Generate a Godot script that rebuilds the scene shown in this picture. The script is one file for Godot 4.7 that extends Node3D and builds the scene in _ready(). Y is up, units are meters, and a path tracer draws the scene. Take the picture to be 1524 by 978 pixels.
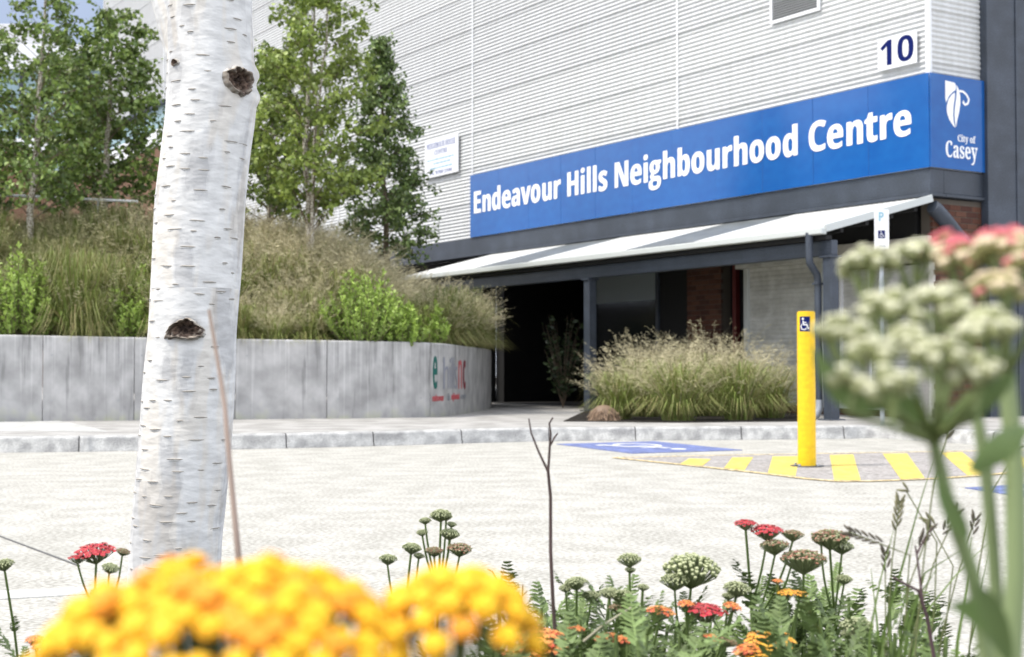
extends Node3D
# A suburban neighbourhood centre seen across a car park from a bed of yarrow. Metres, y up.

var R := RandomNumberGenerator.new()
var M := {}


class MB:
	var v := PackedVector3Array()
	var n := PackedVector3Array()
	var c := PackedColorArray()
	var u := PackedVector2Array()
	var i := PackedInt32Array()
	var col := Color.WHITE

	func p(pos: Vector3, nor: Vector3, uv := Vector2.ZERO) -> int:
		v.push_back(pos)
		n.push_back(nor)
		c.push_back(col)
		u.push_back(uv)
		return v.size() - 1

	func t(a: int, b: int, d: int) -> void:  # counter-clockwise seen from outside
		i.push_back(a)
		i.push_back(d)
		i.push_back(b)

	func tri(a: Vector3, b: Vector3, d: Vector3) -> void:
		var m := (b - a).cross(d - a).normalized()
		t(p(a, m), p(b, m), p(d, m))

	func quad(a: Vector3, b: Vector3, d: Vector3, e: Vector3) -> void:
		var m := (d - a).cross(e - b).normalized()
		var k := p(a, m, Vector2(0, 0))
		p(b, m, Vector2(1, 0))
		p(d, m, Vector2(1, 1))
		p(e, m, Vector2(0, 1))
		t(k, k + 1, k + 2)
		t(k, k + 2, k + 3)

	func out_quad(a: Vector3, b: Vector3, d: Vector3, e: Vector3, o: Vector3) -> void:
		if (d - a).cross(e - b).dot(a + d - 2.0 * o) < 0.0:
			quad(e, d, b, a)
		else:
			quad(a, b, d, e)

	# a chamfered box: centre, size, chamfer, axes
	func box(o: Vector3, s: Vector3, w := 0.0, A := Basis.IDENTITY) -> void:
		var h := s * 0.5
		w = minf(w, minf(h.x, minf(h.y, h.z)) * 0.9)
		var P := func(x: float, y: float, z: float, k: int) -> Vector3:
			var q := Vector3(x * (h.x - (w if k != 0 else 0.0)), y * (h.y - (w if k != 1 else 0.0)), z * (h.z - (w if k != 2 else 0.0)))
			return o + A * q
		for sg in [-1.0, 1.0]:
			out_quad(P.call(sg, -1, -1, 0), P.call(sg, 1, -1, 0), P.call(sg, 1, 1, 0), P.call(sg, -1, 1, 0), o)
			out_quad(P.call(-1, sg, -1, 1), P.call(1, sg, -1, 1), P.call(1, sg, 1, 1), P.call(-1, sg, 1, 1), o)
			out_quad(P.call(-1, -1, sg, 2), P.call(1, -1, sg, 2), P.call(1, 1, sg, 2), P.call(-1, 1, sg, 2), o)
		if w <= 0.0:
			return
		for a in [-1.0, 1.0]:
			for b in [-1.0, 1.0]:
				out_quad(P.call(a, b, -1, 0), P.call(a, b, 1, 0), P.call(a, b, 1, 1), P.call(a, b, -1, 1), o)
				out_quad(P.call(a, -1, b, 0), P.call(a, 1, b, 0), P.call(a, 1, b, 2), P.call(a, -1, b, 2), o)
				out_quad(P.call(-1, a, b, 1), P.call(1, a, b, 1), P.call(1, a, b, 2), P.call(-1, a, b, 2), o)
				for d in [-1.0, 1.0]:
					var x: Vector3 = P.call(a, b, d, 0)
					var y: Vector3 = P.call(a, b, d, 1)
					var z: Vector3 = P.call(a, b, d, 2)
					if (y - x).cross(z - x).dot(x - o) < 0.0:
						tri(x, z, y)
					else:
						tri(x, y, z)

	# a tapered tube through points; shade: one colour per point, or none
	func tube(pts: PackedVector3Array, rad: PackedFloat32Array, sides: int, cap := true, shade := PackedColorArray(), vscale := 1.0) -> void:
		var k0 := v.size()
		var side := Vector3.ZERO
		var run := 0.0
		for k in pts.size():
			var d := (pts[mini(k + 1, pts.size() - 1)] - pts[maxi(k - 1, 0)]).normalized()
			if k == 0:
				side = d.cross(Vector3.FORWARD if absf(d.z) < 0.9 else Vector3.RIGHT).normalized()
			else:
				side = (side - d * side.dot(d)).normalized()
				run += pts[k].distance_to(pts[k - 1])
			var up := d.cross(side)
			if shade.size():
				col = shade[k]
			for s in sides + 1:
				var a := TAU * s / sides
				var m := side * cos(a) + up * sin(a)
				p(pts[k] + m * rad[k], m, Vector2(float(s) / sides, run * vscale))
		for k in pts.size() - 1:
			for s in sides:
				var a := k0 + k * (sides + 1) + s
				t(a, a + 1, a + sides + 2)
				t(a, a + sides + 2, a + sides + 1)
		if cap:
			for e in [0, pts.size() - 1]:
				var m := (pts[e] - pts[1 if e == 0 else e - 1]).normalized()
				var o := p(pts[e], m)
				var f := v.size()
				for s in sides + 1:
					p(v[k0 + e * (sides + 1) + s], m)
				for s in sides:
					if e == 0:
						t(o, f + s + 1, f + s)
					else:
						t(o, f + s, f + s + 1)

	func rod(a: Vector3, b: Vector3, r: float, sides := 8) -> void:
		tube(PackedVector3Array([a, b]), PackedFloat32Array([r, r]), sides)

	func ball(o: Vector3, r: Vector3, rings: int, segs: int, A := Basis.IDENTITY) -> void:
		var k0 := v.size()
		for a in rings + 1:
			var th := PI * a / rings
			for b in segs + 1:
				var ph := TAU * b / segs
				var m := Vector3(sin(th) * cos(ph), cos(th), -sin(th) * sin(ph))
				p(o + A * (m * r), (A * (m / r)).normalized())
		for a in rings:
			for b in segs:
				var k := k0 + a * (segs + 1) + b
				if a > 0:
					t(k, k + segs + 1, k + 1)
				if a < rings - 1:
					t(k + 1, k + segs + 1, k + segs + 2)

	# a flat ribbon along points, its breadth along «across»; folded a little along the middle when fold > 0
	func ribbon(pts: PackedVector3Array, wid: PackedFloat32Array, across: Vector3, fold := 0.0, shade := PackedColorArray()) -> void:
		var k0 := v.size()
		for k in pts.size():
			var d := (pts[mini(k + 1, pts.size() - 1)] - pts[maxi(k - 1, 0)]).normalized()
			var s := (across - d * across.dot(d)).normalized()
			var m := s.cross(d)
			if shade.size():
				col = shade[k]
			p(pts[k] - s * wid[k] + m * fold * wid[k], (m + s * fold).normalized())
			p(pts[k], m)
			p(pts[k] + s * wid[k] + m * fold * wid[k], (m - s * fold).normalized())
		for k in pts.size() - 1:
			for s in 2:
				var a := k0 + k * 3 + s
				t(a, a + 1, a + 4)
				t(a, a + 4, a + 3)

	# a flat outline (counter-clockwise or not) raised from z0 to z1
	func prism(poly: PackedVector2Array, z0: float, z1: float, T := Transform3D.IDENTITY) -> void:
		if Geometry2D.is_polygon_clockwise(poly):
			poly.reverse()
		var m := T.basis.z.normalized()
		var k0 := v.size()
		for q in poly:
			p(T * Vector3(q.x, q.y, z1), m, q)
		var tr := Geometry2D.triangulate_polygon(poly)
		for k in range(0, tr.size(), 3):
			var a := poly[tr[k]]
			if (poly[tr[k + 1]] - a).cross(poly[tr[k + 2]] - a) > 0:
				t(k0 + tr[k], k0 + tr[k + 1], k0 + tr[k + 2])
			else:
				t(k0 + tr[k], k0 + tr[k + 2], k0 + tr[k + 1])
		for k in poly.size():
			var a := poly[k]
			var b := poly[(k + 1) % poly.size()]
			quad(T * Vector3(a.x, a.y, z0), T * Vector3(b.x, b.y, z0), T * Vector3(b.x, b.y, z1), T * Vector3(a.x, a.y, z1))

	# a thick open line on a plane
	func stroke(pts: PackedVector2Array, w: float, z: float, T := Transform3D.IDENTITY) -> void:
		for poly in Geometry2D.offset_polyline(pts, w * 0.5, Geometry2D.JOIN_ROUND, Geometry2D.END_ROUND):
			prism(poly, z - 0.0015, z, T)
			return

	func add(m: MB, T: Transform3D) -> void:
		var k0 := v.size()
		for k in m.v.size():
			v.push_back(T * m.v[k])
			n.push_back((T.basis * m.n[k]).normalized())
		c.append_array(m.c)
		u.append_array(m.u)
		for k in m.i:
			i.push_back(k0 + k)

	func mesh(mat: Material) -> ArrayMesh:
		var a := []
		a.resize(Mesh.ARRAY_MAX)
		a[Mesh.ARRAY_VERTEX] = v
		a[Mesh.ARRAY_NORMAL] = n
		a[Mesh.ARRAY_COLOR] = c
		a[Mesh.ARRAY_TEX_UV] = u
		a[Mesh.ARRAY_INDEX] = i
		var m := ArrayMesh.new()
		m.add_surface_from_arrays(Mesh.PRIMITIVE_TRIANGLES, a)
		m.surface_set_material(0, mat)
		return m


# ---------------------------------------------------------------- small helpers
func rf(a: float, b: float) -> float:
	return R.randf_range(a, b)


func lin(r: float, g: float, b: float, a := 1.0) -> Color:
	return Color(r, g, b, a).linear_to_srgb()


func mk(colour: Color, rough := 0.8, metal := 0.0) -> StandardMaterial3D:
	var m := StandardMaterial3D.new()
	m.albedo_color = colour
	m.roughness = rough
	m.metallic = metal
	return m


func vmat(rough := 0.7, back := 0.0) -> StandardMaterial3D:
	var m := mk(Color.WHITE, rough)
	m.vertex_color_use_as_albedo = true
	if back > 0.0:
		m.backlight_enabled = true
		m.backlight = Color(back, back, back).linear_to_srgb()
	return m


func noise(seed_: int, freq: float, oct := 4) -> FastNoiseLite:
	var f := FastNoiseLite.new()
	f.seed = seed_
	f.frequency = freq
	f.fractal_octaves = oct
	f.noise_type = FastNoiseLite.TYPE_SIMPLEX_SMOOTH
	return f


# a seamless two-colour texture; gain sharpens the change from one to the other
func blot(seed_: int, freq: float, lo: Color, hi: Color, gain := 1.0, oct := 4, size := 512) -> ImageTexture:
	var src := noise(seed_, freq, oct).get_seamless_image(size, size).get_data()
	var lut := PackedByteArray()
	for k in 256:
		var q := lo.lerp(hi, clampf((k / 255.0 - 0.5) * gain + 0.5, 0, 1))
		lut.append_array([q.r8, q.g8, q.b8])
	var out := PackedByteArray()
	out.resize(size * size * 3)
	for k in size * size:
		var s := src[k] * 3
		out[k * 3] = lut[s]
		out[k * 3 + 1] = lut[s + 1]
		out[k * 3 + 2] = lut[s + 2]
	return ImageTexture.create_from_image(Image.create_from_data(size, size, false, Image.FORMAT_RGB8, out))


# world-space texture: fine grain with relief, multiplied by broad patches
func grain(m: StandardMaterial3D, fine: Texture2D, fine_m: float, relief := 0.0, broad: Texture2D = null, broad_m := 3.0, world := true) -> StandardMaterial3D:
	m.albedo_texture = fine
	m.uv1_triplanar = true
	m.uv1_world_triplanar = world
	m.uv1_scale = Vector3.ONE / fine_m
	if relief > 0.0:
		m.heightmap_enabled = true
		m.heightmap_texture = fine
		m.heightmap_scale = relief
	if broad:
		m.detail_enabled = true
		m.detail_albedo = broad
		m.detail_blend_mode = BaseMaterial3D.BLEND_MODE_MUL
		m.detail_uv_layer = BaseMaterial3D.DETAIL_UV_2
		m.uv2_triplanar = true
		m.uv2_world_triplanar = world
		m.uv2_scale = Vector3.ONE / broad_m
	return m


func thing(called: String, label: String, category: String, at := Vector3.ZERO, turn := 0.0, group := "") -> Node3D:
	var o := Node3D.new()
	o.name = called
	add_child(o, true)
	o.position = at
	o.rotation.y = turn
	tag(o, label, category, group)
	return o


func tag(o: Node3D, label: String, category: String, group := "") -> void:
	o.set_meta("label", label)
	o.set_meta("category", category)
	if group:
		o.set_meta("group", group)


func part(called: String, mesh: Mesh, under: Node3D, label := "") -> MeshInstance3D:
	var o := MeshInstance3D.new()
	o.name = called
	o.mesh = mesh
	under.add_child(o, true)
	if label:
		o.set_meta("label", label)
	return o


func holder(called: String, under: Node3D) -> Node3D:
	var o := Node3D.new()
	o.name = called
	under.add_child(o, true)
	return o


func struct(called: String, mesh: Mesh, label: String, category: String) -> MeshInstance3D:
	var o := part(called, mesh, self)
	o.set_meta("kind", "structure")
	tag(o, label, category)
	return o


func boxed(called: String, lo: Vector3, hi: Vector3, mat: Material, under: Node3D, bev := 0.004) -> MeshInstance3D:
	var b := MB.new()
	b.box((hi - lo) * 0.5, hi - lo, bev)
	var o := part(called, b.mesh(mat), under)
	o.position = lo
	return o


func scatter(called: String, mesh: Mesh, where: Array[Transform3D], tints: PackedColorArray, under: Node3D) -> MultiMeshInstance3D:
	var mm := MultiMesh.new()
	mm.transform_format = MultiMesh.TRANSFORM_3D
	mm.use_colors = true
	mm.mesh = mesh
	mm.instance_count = where.size()
	for k in where.size():
		mm.set_instance_transform(k, where[k])
		mm.set_instance_color(k, tints[k])
	var o := MultiMeshInstance3D.new()
	o.name = called
	o.multimesh = mm
	under.add_child(o, true)
	o.set_meta("kind", "stuff")
	return o


# lettering laid into the rectangle x0..x1, y0..y1 of the plane z of «under»; the box is that of the ink
func letters(text: String, font: String, weight: int, x0: float, x1: float, y0: float, y1: float, z: float, mat: Material, under: Node3D, bend = null, bold := 0.0) -> MeshInstance3D:
	var f := SystemFont.new()
	f.font_names = PackedStringArray([font])
	f.font_weight = weight
	var tm := TextMesh.new()
	tm.font = f
	tm.font_size = 64
	tm.pixel_size = 0.01
	tm.depth = 0.02
	tm.curve_step = 1.0
	tm.text = text
	var a := tm.surface_get_arrays(0)
	var vv: PackedVector3Array = a[Mesh.ARRAY_VERTEX]
	var lo := vv[0]
	var hi := vv[0]
	for q in vv:
		lo = lo.min(q)
		hi = hi.max(q)
	for k in vv.size():
		var q := (vv[k] - lo) / (hi - lo)
		var w := Vector3(lerpf(x0, x1, q.x), lerpf(y0, y1, q.y), z - 0.003 + 0.004 * q.z)
		if bend != null:
			w = bend.call(w)
		vv[k] = w
	a[Mesh.ARRAY_VERTEX] = vv
	if bend != null:
		a[Mesh.ARRAY_NORMAL] = null
		a[Mesh.ARRAY_TANGENT] = null
	var m := ArrayMesh.new()
	m.add_surface_from_arrays(Mesh.PRIMITIVE_TRIANGLES, a)
	m.surface_set_material(0, mat)
	if bold > 0.0:  # a heavier face: strokes widened to either side
		for sh in [-bold, bold]:
			var a2 := a.duplicate()
			var v2 := PackedVector3Array()
			for q in vv:
				v2.push_back(q + Vector3(sh, sh * 0.35, -0.0008 if sh < 0 else -0.0016))
			a2[Mesh.ARRAY_VERTEX] = v2
			m.add_surface_from_arrays(Mesh.PRIMITIVE_TRIANGLES, a2)
			m.surface_set_material(m.get_surface_count() - 1, mat)
	return part("lettering", m, under)


# the wheelchair user of an accessible-parking sign, unit square centred on the origin
func wheelchair(b: MB, T: Transform3D, z := 0.0) -> void:
	var head := PackedVector2Array()
	for k in 12:
		head.push_back(Vector2(-0.10, 0.37) + Vector2.from_angle(TAU * k / 12) * 0.075)
	b.prism(head, z - 0.0015, z, T)
	b.stroke(PackedVector2Array([Vector2(-0.09, 0.24), Vector2(-0.06, -0.03), Vector2(0.17, -0.03), Vector2(0.27, -0.30), Vector2(0.36, -0.27)]), 0.075, z, T)
	b.stroke(PackedVector2Array([Vector2(-0.07, 0.12), Vector2(0.13, 0.12)]), 0.06, z, T)
	var arc := PackedVector2Array()
	for k in 15:
		arc.push_back(Vector2(-0.04, -0.17) + Vector2.from_angle(deg_to_rad(125 + k * 15)) * 0.21)
	b.stroke(arc, 0.06, z, T)


# ---------------------------------------------------------------- the view
func view() -> void:
	var cam := Camera3D.new()
	cam.name = "camera"
	add_child(cam)
	var lens := CameraAttributesPhysical.new()
	lens.frustum_focal_length = 52.0
	lens.frustum_focus_distance = 2.3
	lens.frustum_near = 0.05
	lens.frustum_far = 400.0
	lens.exposure_aperture = 52.0 / 3.4
	cam.attributes = lens
	cam.keep_aspect = Camera3D.KEEP_HEIGHT
	cam.position = Vector3(0, 0.785, 0)
	cam.rotation.x = atan(66.0 / 2150.0)
	cam.near = 0.05
	cam.far = 400.0
	cam.fov = rad_to_deg(2.0 * atan(489.0 / 2150.0))
	cam.current = true

	var e := Environment.new()
	e.background_mode = Environment.BG_SKY
	e.tonemap_mode = Environment.TONE_MAPPER_LINEAR
	e.tonemap_exposure = EXPOSURE
	e.sdfgi_enabled = true
	e.ssao_enabled = true
	e.ssil_enabled = true
	var sky := Sky.new()
	var pano := PanoramaSkyMaterial.new()
	pano.panorama = sky_picture()
	sky.sky_material = pano
	e.sky = sky
	var we := WorldEnvironment.new()
	we.name = "environment"
	we.environment = e
	add_child(we)

	var sun := DirectionalLight3D.new()
	sun.name = "sun"
	sun.light_energy = SUN
	sun.light_color = Color(1.0, 0.97, 0.92)
	sun.light_angular_distance = 12.0
	sun.shadow_enabled = true
	sun.sky_mode = DirectionalLight3D.SKY_MODE_LIGHT_ONLY
	add_child(sun)
	sun.look_at_from_position(Vector3(-0.48, 0.85, 0.16) * 50.0, Vector3.ZERO)


const EXPOSURE := 2.6
const SUN := 0.5


# thin bright cloud with a few pale blue gaps
func sky_picture() -> ImageTexture:
	var w := 512
	var h := 256
	var f := noise(5, 1.6, 4)
	var px := PackedFloat32Array()
	px.resize(w * h * 3)
	for y in h:
		var up := PI * (0.5 - (y + 0.5) / h)
		for x in w:
			var a := TAU * (x + 0.5) / w
			var d := Vector3(cos(up) * sin(a), sin(up), -cos(up) * cos(a))
			var g := f.get_noise_3d(d.x, d.y * 2.2, d.z)
			var k := clampf(0.60 + g * 1.9, 0, 1)
			var s := lerpf(0.82, 1.0, clampf(sin(up) * 1.3, 0, 1))
			var c := Vector3(0.22, 0.265, 0.36).lerp(Vector3(0.93, 0.95, 1.0), k) * s
			var o := (y * w + x) * 3
			px[o] = c.x
			px[o + 1] = c.y
			px[o + 2] = c.z
	return ImageTexture.create_from_image(Image.create_from_data(w, h, false, Image.FORMAT_RGBF, px.to_byte_array()))


# ---------------------------------------------------------------- materials
func materials() -> void:
	var W := Color.WHITE
	var fine := blot(21, 0.05, Color(0.80, 0.80, 0.80), W, 1.6, 3)
	var grit := blot(22, 0.11, Color(0.66, 0.66, 0.66), W, 2.2, 4)
	var soft := blot(28, 0.02, Color(0.93, 0.93, 0.92), W, 1.3, 4)
	var flakes := blot(27, 0.05, Color(0.75, 0.75, 0.735), W, 1.7, 5)
	var broad := blot(23, 0.008, Color(0.84, 0.84, 0.83), W, 1.8, 5)
	var cloudy := blot(24, 0.012, Color(0.90, 0.90, 0.895), W, 1.8, 6)
	var aged := blot(25, 0.02, Color(0.60, 0.60, 0.60), W, 2.6, 5)
	M.road = grain(mk(lin(0.55, 0.535, 0.50), 0.95), flakes, 0.8, 0.25, cloudy, 2.9)
	M.shared = grain(mk(lin(0.44, 0.415, 0.41), 0.95), flakes, 1.5, 0.5, cloudy, 2.6)
	M.path = grain(mk(lin(0.50, 0.485, 0.47), 0.9), fine, 0.4, 0.3, broad, 2.7)
	M.kerb = grain(mk(lin(0.72, 0.72, 0.70), 0.9), fine, 0.5, 0.5, blot(29, 0.012, Color(0.72, 0.72, 0.73), W, 2.0, 5), 1.3)
	M.channel = grain(mk(lin(0.80, 0.80, 0.79), 0.9), fine, 0.4, 0.3, broad, 1.7)
	M.ramp = grain(mk(lin(0.66, 0.66, 0.65), 0.9), fine, 0.4, 0.3, broad, 1.7)
	M.soil = grain(mk(lin(0.06, 0.045, 0.03), 1.0), grit, 0.3, 3.0, aged, 1.1)
	M.blue_paint = grain(mk(lin(0.26, 0.33, 0.70), 0.8), grit, 0.55, 1.0, broad, 0.8)
	M.yellow_paint = grain(mk(lin(0.95, 0.74, 0.17), 0.8), flakes, 0.7, 0.4, broad, 0.7)
	M.yellow_line = grain(mk(lin(1.0, 0.78, 0.40), 0.8), soft, 0.55, 1.0, aged, 0.7)
	M.white_paint = grain(mk(lin(0.82, 0.82, 0.82), 0.8), fine, 0.55, 1.0)
	M.line = mk(lin(0.10, 0.10, 0.10), 0.9)
	M.cladding = grain(mk(lin(0.72, 0.73, 0.745), 0.45), soft, 1.2, 0.0, soft, 5.0)
	M.cladding_b = grain(mk(lin(0.69, 0.70, 0.72), 0.45), soft, 1.2, 0.0, soft, 5.0)
	for q in [M.cladding, M.cladding_b]:  # faint dirt runs down the sheets
		q.uv2_scale = Vector3(0.9, 0.07, 0.9)
	M.trim = mk(lin(0.78, 0.79, 0.81), 0.4)
	M.steel = grain(mk(lin(0.064, 0.080, 0.110), 0.5), fine, 0.8, 0.0, broad, 2.0)
	M.dark = grain(mk(lin(0.012, 0.012, 0.013), 0.85), fine, 0.8)  # walls under the awning: their deep shade is put into this colour
	M.mat = grain(mk(lin(0.012, 0.012, 0.012), 1.0), grit, 0.3)  # plain porch floor, no mat laid; its shade is put into the colour
	M.roof_white = grain(mk(lin(0.78, 0.79, 0.79), 0.4), soft, 0.9, 0.0, soft, 2.0)
	M.roof_grey = grain(mk(lin(0.22, 0.24, 0.25), 0.4), fine, 0.9, 0.0, broad, 2.0)
	M.gutter = mk(lin(0.55, 0.58, 0.57), 0.4)
	M.sign_blue = grain(mk(lin(0.012, 0.112, 0.37), 0.16), blot(26, 0.01, Color(0.86, 0.88, 0.93), W, 1.2, 3), 1.6)
	M.sign_white = mk(lin(0.78, 0.79, 0.81), 0.4)
	M.sign_grey = mk(lin(0.13, 0.16, 0.34), 0.6)
	M.navy = mk(lin(0.008, 0.015, 0.105), 0.6)
	M.navy.metallic_specular = 0.15
	M.pale_blue = mk(lin(0.25, 0.45, 0.56), 0.5)
	M.letter_white = mk(lin(0.9, 0.9, 0.9), 0.4)
	M.louvre = mk(lin(0.34, 0.35, 0.36), 0.5)
	M.shutter = grain(mk(lin(0.74, 0.74, 0.71), 0.6), soft, 0.9, 0.0, broad, 1.3)
	M.beige = grain(mk(lin(0.62, 0.59, 0.53), 0.7), fine, 0.6)
	M.brick = [mk(lin(0.15, 0.055, 0.032), 0.9), mk(lin(0.11, 0.04, 0.026), 0.9), mk(lin(0.18, 0.075, 0.045), 0.9)]
	for b in M.brick:
		grain(b, grit, 0.25, 0.4)
	M.mortar = mk(lin(0.10, 0.085, 0.07), 1.0)
	M.red = mk(lin(0.10, 0.012, 0.012), 0.5)
	M.dark_glass = mk(lin(0.012, 0.015, 0.018), 0.12)
	M.dark_glass.metallic_specular = 0.35
	M.blind = mk(lin(0.27, 0.31, 0.34), 0.7)
	M.yellow_steel = grain(mk(lin(0.93, 0.60, 0.005), 0.4), soft, 0.7, 0.0, soft, 0.6)
	M.galvanised = grain(mk(lin(0.50, 0.54, 0.58), 0.4, 0.3), fine, 0.3)
	M.planter = planter_concrete()
	M.teal_glass = mk(lin(0.30, 0.42, 0.46), 0.1)
	M.white_wall = grain(mk(lin(0.72, 0.72, 0.74), 0.7), fine, 1.5)
	M.tan_brick = grain(mk(lin(0.24, 0.13, 0.08), 0.9), grit, 0.6)
	M.bark = birch_bark()
	M.bark_far = grain(mk(lin(0.72, 0.69, 0.60), 0.85), blot(31, 0.03, Color(0.45, 0.40, 0.36), W, 3.5, 4), 0.5, 0.0, null, 1.0, false)
	M.twig = mk(lin(0.16, 0.12, 0.085), 0.9)
	M.lenticel = mk(lin(0.27, 0.25, 0.23), 0.9)
	M.leaf = vmat(0.45, 0.4)
	M.blade = vmat(0.6, 0.3)
	M.bloom = vmat(0.6, 0.25)
	M.wood = vmat(0.9)


# formed concrete with vertical rain streaks, for panels with u in metres along the wall and v in metres up
func planter_concrete() -> StandardMaterial3D:
	var w := 1024
	var h := 256
	var a := noise(41, 0.03, 4)
	var b := noise(42, 0.05, 3)
	var d := noise(43, 0.008, 5)
	var px := PackedByteArray()
	px.resize(w * h * 3)
	for y in h:
		var down := float(y) / h
		for x in w:
			var run := a.get_noise_2d(x * 0.9, y * 0.10 + 300)
			var drip := b.get_noise_2d(x * 1.3, 7.0) - down * 0.55
			var patch := d.get_noise_2d(x, y * 1.3)
			var k := 0.87 + run * 0.03 + patch * 0.16 + (0.08 * smoothstep(0.05, 0.3, drip) if drip > 0.05 else 0.0)
			k -= 0.10 * smoothstep(0.12, 0.45, -run - down * 0.4)
			var moss := smoothstep(0.80, 1.0, down + patch * 0.25) * 0.10
			var o := (y * w + x) * 3
			px[o] = int(clampf(k - moss * 0.5, 0, 1) * 255)
			px[o + 1] = int(clampf(k - moss * 0.4, 0, 1) * 255)
			px[o + 2] = int(clampf(k - moss * 1.2, 0, 1) * 255)
	var m := mk(lin(0.53, 0.525, 0.52), 0.85)
	m.albedo_texture = ImageTexture.create_from_image(Image.create_from_data(w, h, false, Image.FORMAT_RGB8, px))
	m.uv1_scale = Vector3(1.0 / 5.0, 1.0 / 1.25, 1)
	return m


# white birch bark: grey and cream patches, faint level lines; u round the trunk, v in metres up
func birch_bark() -> StandardMaterial3D:
	var s := 1024
	var a := noise(51, 0.006, 5)
	var b := noise(52, 0.03, 4)
	var d := noise(53, 0.02, 3)
	var px := PackedByteArray()
	px.resize(s * s * 3)
	var hp := PackedByteArray()
	hp.resize(s * s)
	for y in s:
		for x in s:
			# walks round a circle so that the bark closes behind the trunk
			var ang := TAU * x / s
			var cx := cos(ang) * 160.0
			var cz := sin(ang) * 160.0
			var big := a.get_noise_3d(cx, y * 0.7, cz)
			var lines := b.get_noise_3d(cx * 0.35, y * 2.0, cz * 0.35)
			var cream := d.get_noise_3d(cx * 0.5 + 500, y * 0.25, cz * 0.5)
			var k := 0.93 + lines * 0.10
			var grey := smoothstep(0.05, 0.25, big) * 0.06 + smoothstep(0.26, 0.29, big) * 0.05
			k -= grey
			var warm := clampf(cream * 0.25, 0, 0.07)
			var o := (y * s + x) * 3
			px[o] = int(clampf(k, 0, 1) * 255)
			px[o + 1] = int(clampf(k - warm * 0.25, 0, 1) * 255)
			px[o + 2] = int(clampf(k + grey * 0.05 - warm * 0.6, 0, 1) * 255)
			hp[y * s + x] = int(clampf(0.6 + lines * 0.5 - grey, 0, 1) * 255)
	var m := mk(lin(0.84, 0.84, 0.83), 0.75)
	m.albedo_texture = ImageTexture.create_from_image(Image.create_from_data(s, s, false, Image.FORMAT_RGB8, px))
	m.heightmap_enabled = true
	m.heightmap_texture = ImageTexture.create_from_image(Image.create_from_data(s, s, false, Image.FORMAT_L8, hp))
	m.heightmap_scale = 0.12
	m.uv1_scale = Vector3(1, 1.0 / 0.9, 1)
	return m


# ---------------------------------------------------------------- the ground
var KERB := PackedVector2Array([Vector2(-22, -11.2), Vector2(-12, -12.8), Vector2(-5.03, -14.22), Vector2(-4.06, -14.46), Vector2(-2.52, -14.97), Vector2(-1.18, -15.67), Vector2(0.29, -16.55), Vector2(1.85, -16.8), Vector2(3.79, -17.15), Vector2(4.1, -17.3), Vector2(4.35, -17.35), Vector2(4.6, -17.0), Vector2(5.2, -15.38), Vector2(6.2, -12.5), Vector2(9, -6), Vector2(14, 2)])


func sheet(called: String, poly: PackedVector2Array, y: float, mat: Material, label: String, category: String) -> MeshInstance3D:
	var b := MB.new()
	var tr := Geometry2D.triangulate_polygon(poly)
	for q in poly:
		b.p(Vector3(q.x, y, q.y), Vector3.UP, q)
	for k in range(0, tr.size(), 3):
		var q := poly[tr[k]]
		if (poly[tr[k + 1]] - q).cross(poly[tr[k + 2]] - q) < 0:
			b.t(tr[k], tr[k + 1], tr[k + 2])
		else:
			b.t(tr[k], tr[k + 2], tr[k + 1])
	if y > 0.001:
		for k in poly.size():
			var p0 := Vector3(poly[k].x, y, poly[k].y)
			var p1 := Vector3(poly[(k + 1) % poly.size()].x, y, poly[(k + 1) % poly.size()].y)
			b.quad(p0, p1, p1 - Vector3(0, 0.0055, 0), p0 - Vector3(0, 0.0055, 0))
	return struct(called, b.mesh(mat), label, category)


func resample(pts: PackedVector2Array, step: float) -> PackedVector2Array:
	var out := PackedVector2Array()
	for k in pts.size() - 1:
		var cnt := maxi(1, int(ceil(pts[k].distance_to(pts[k + 1]) / step)))
		for j in cnt:
			out.push_back(pts[k].lerp(pts[k + 1], float(j) / cnt))
	out.push_back(pts[-1])
	return out


func smooth(pts: PackedVector2Array, step: float) -> PackedVector2Array:
	var cv := Curve2D.new()
	for k in pts.size():
		var d := (pts[mini(k + 1, pts.size() - 1)] - pts[maxi(k - 1, 0)]) / 6.0
		cv.add_point(pts[k], -d, d)
	cv.bake_interval = step
	return cv.get_baked_points()


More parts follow.
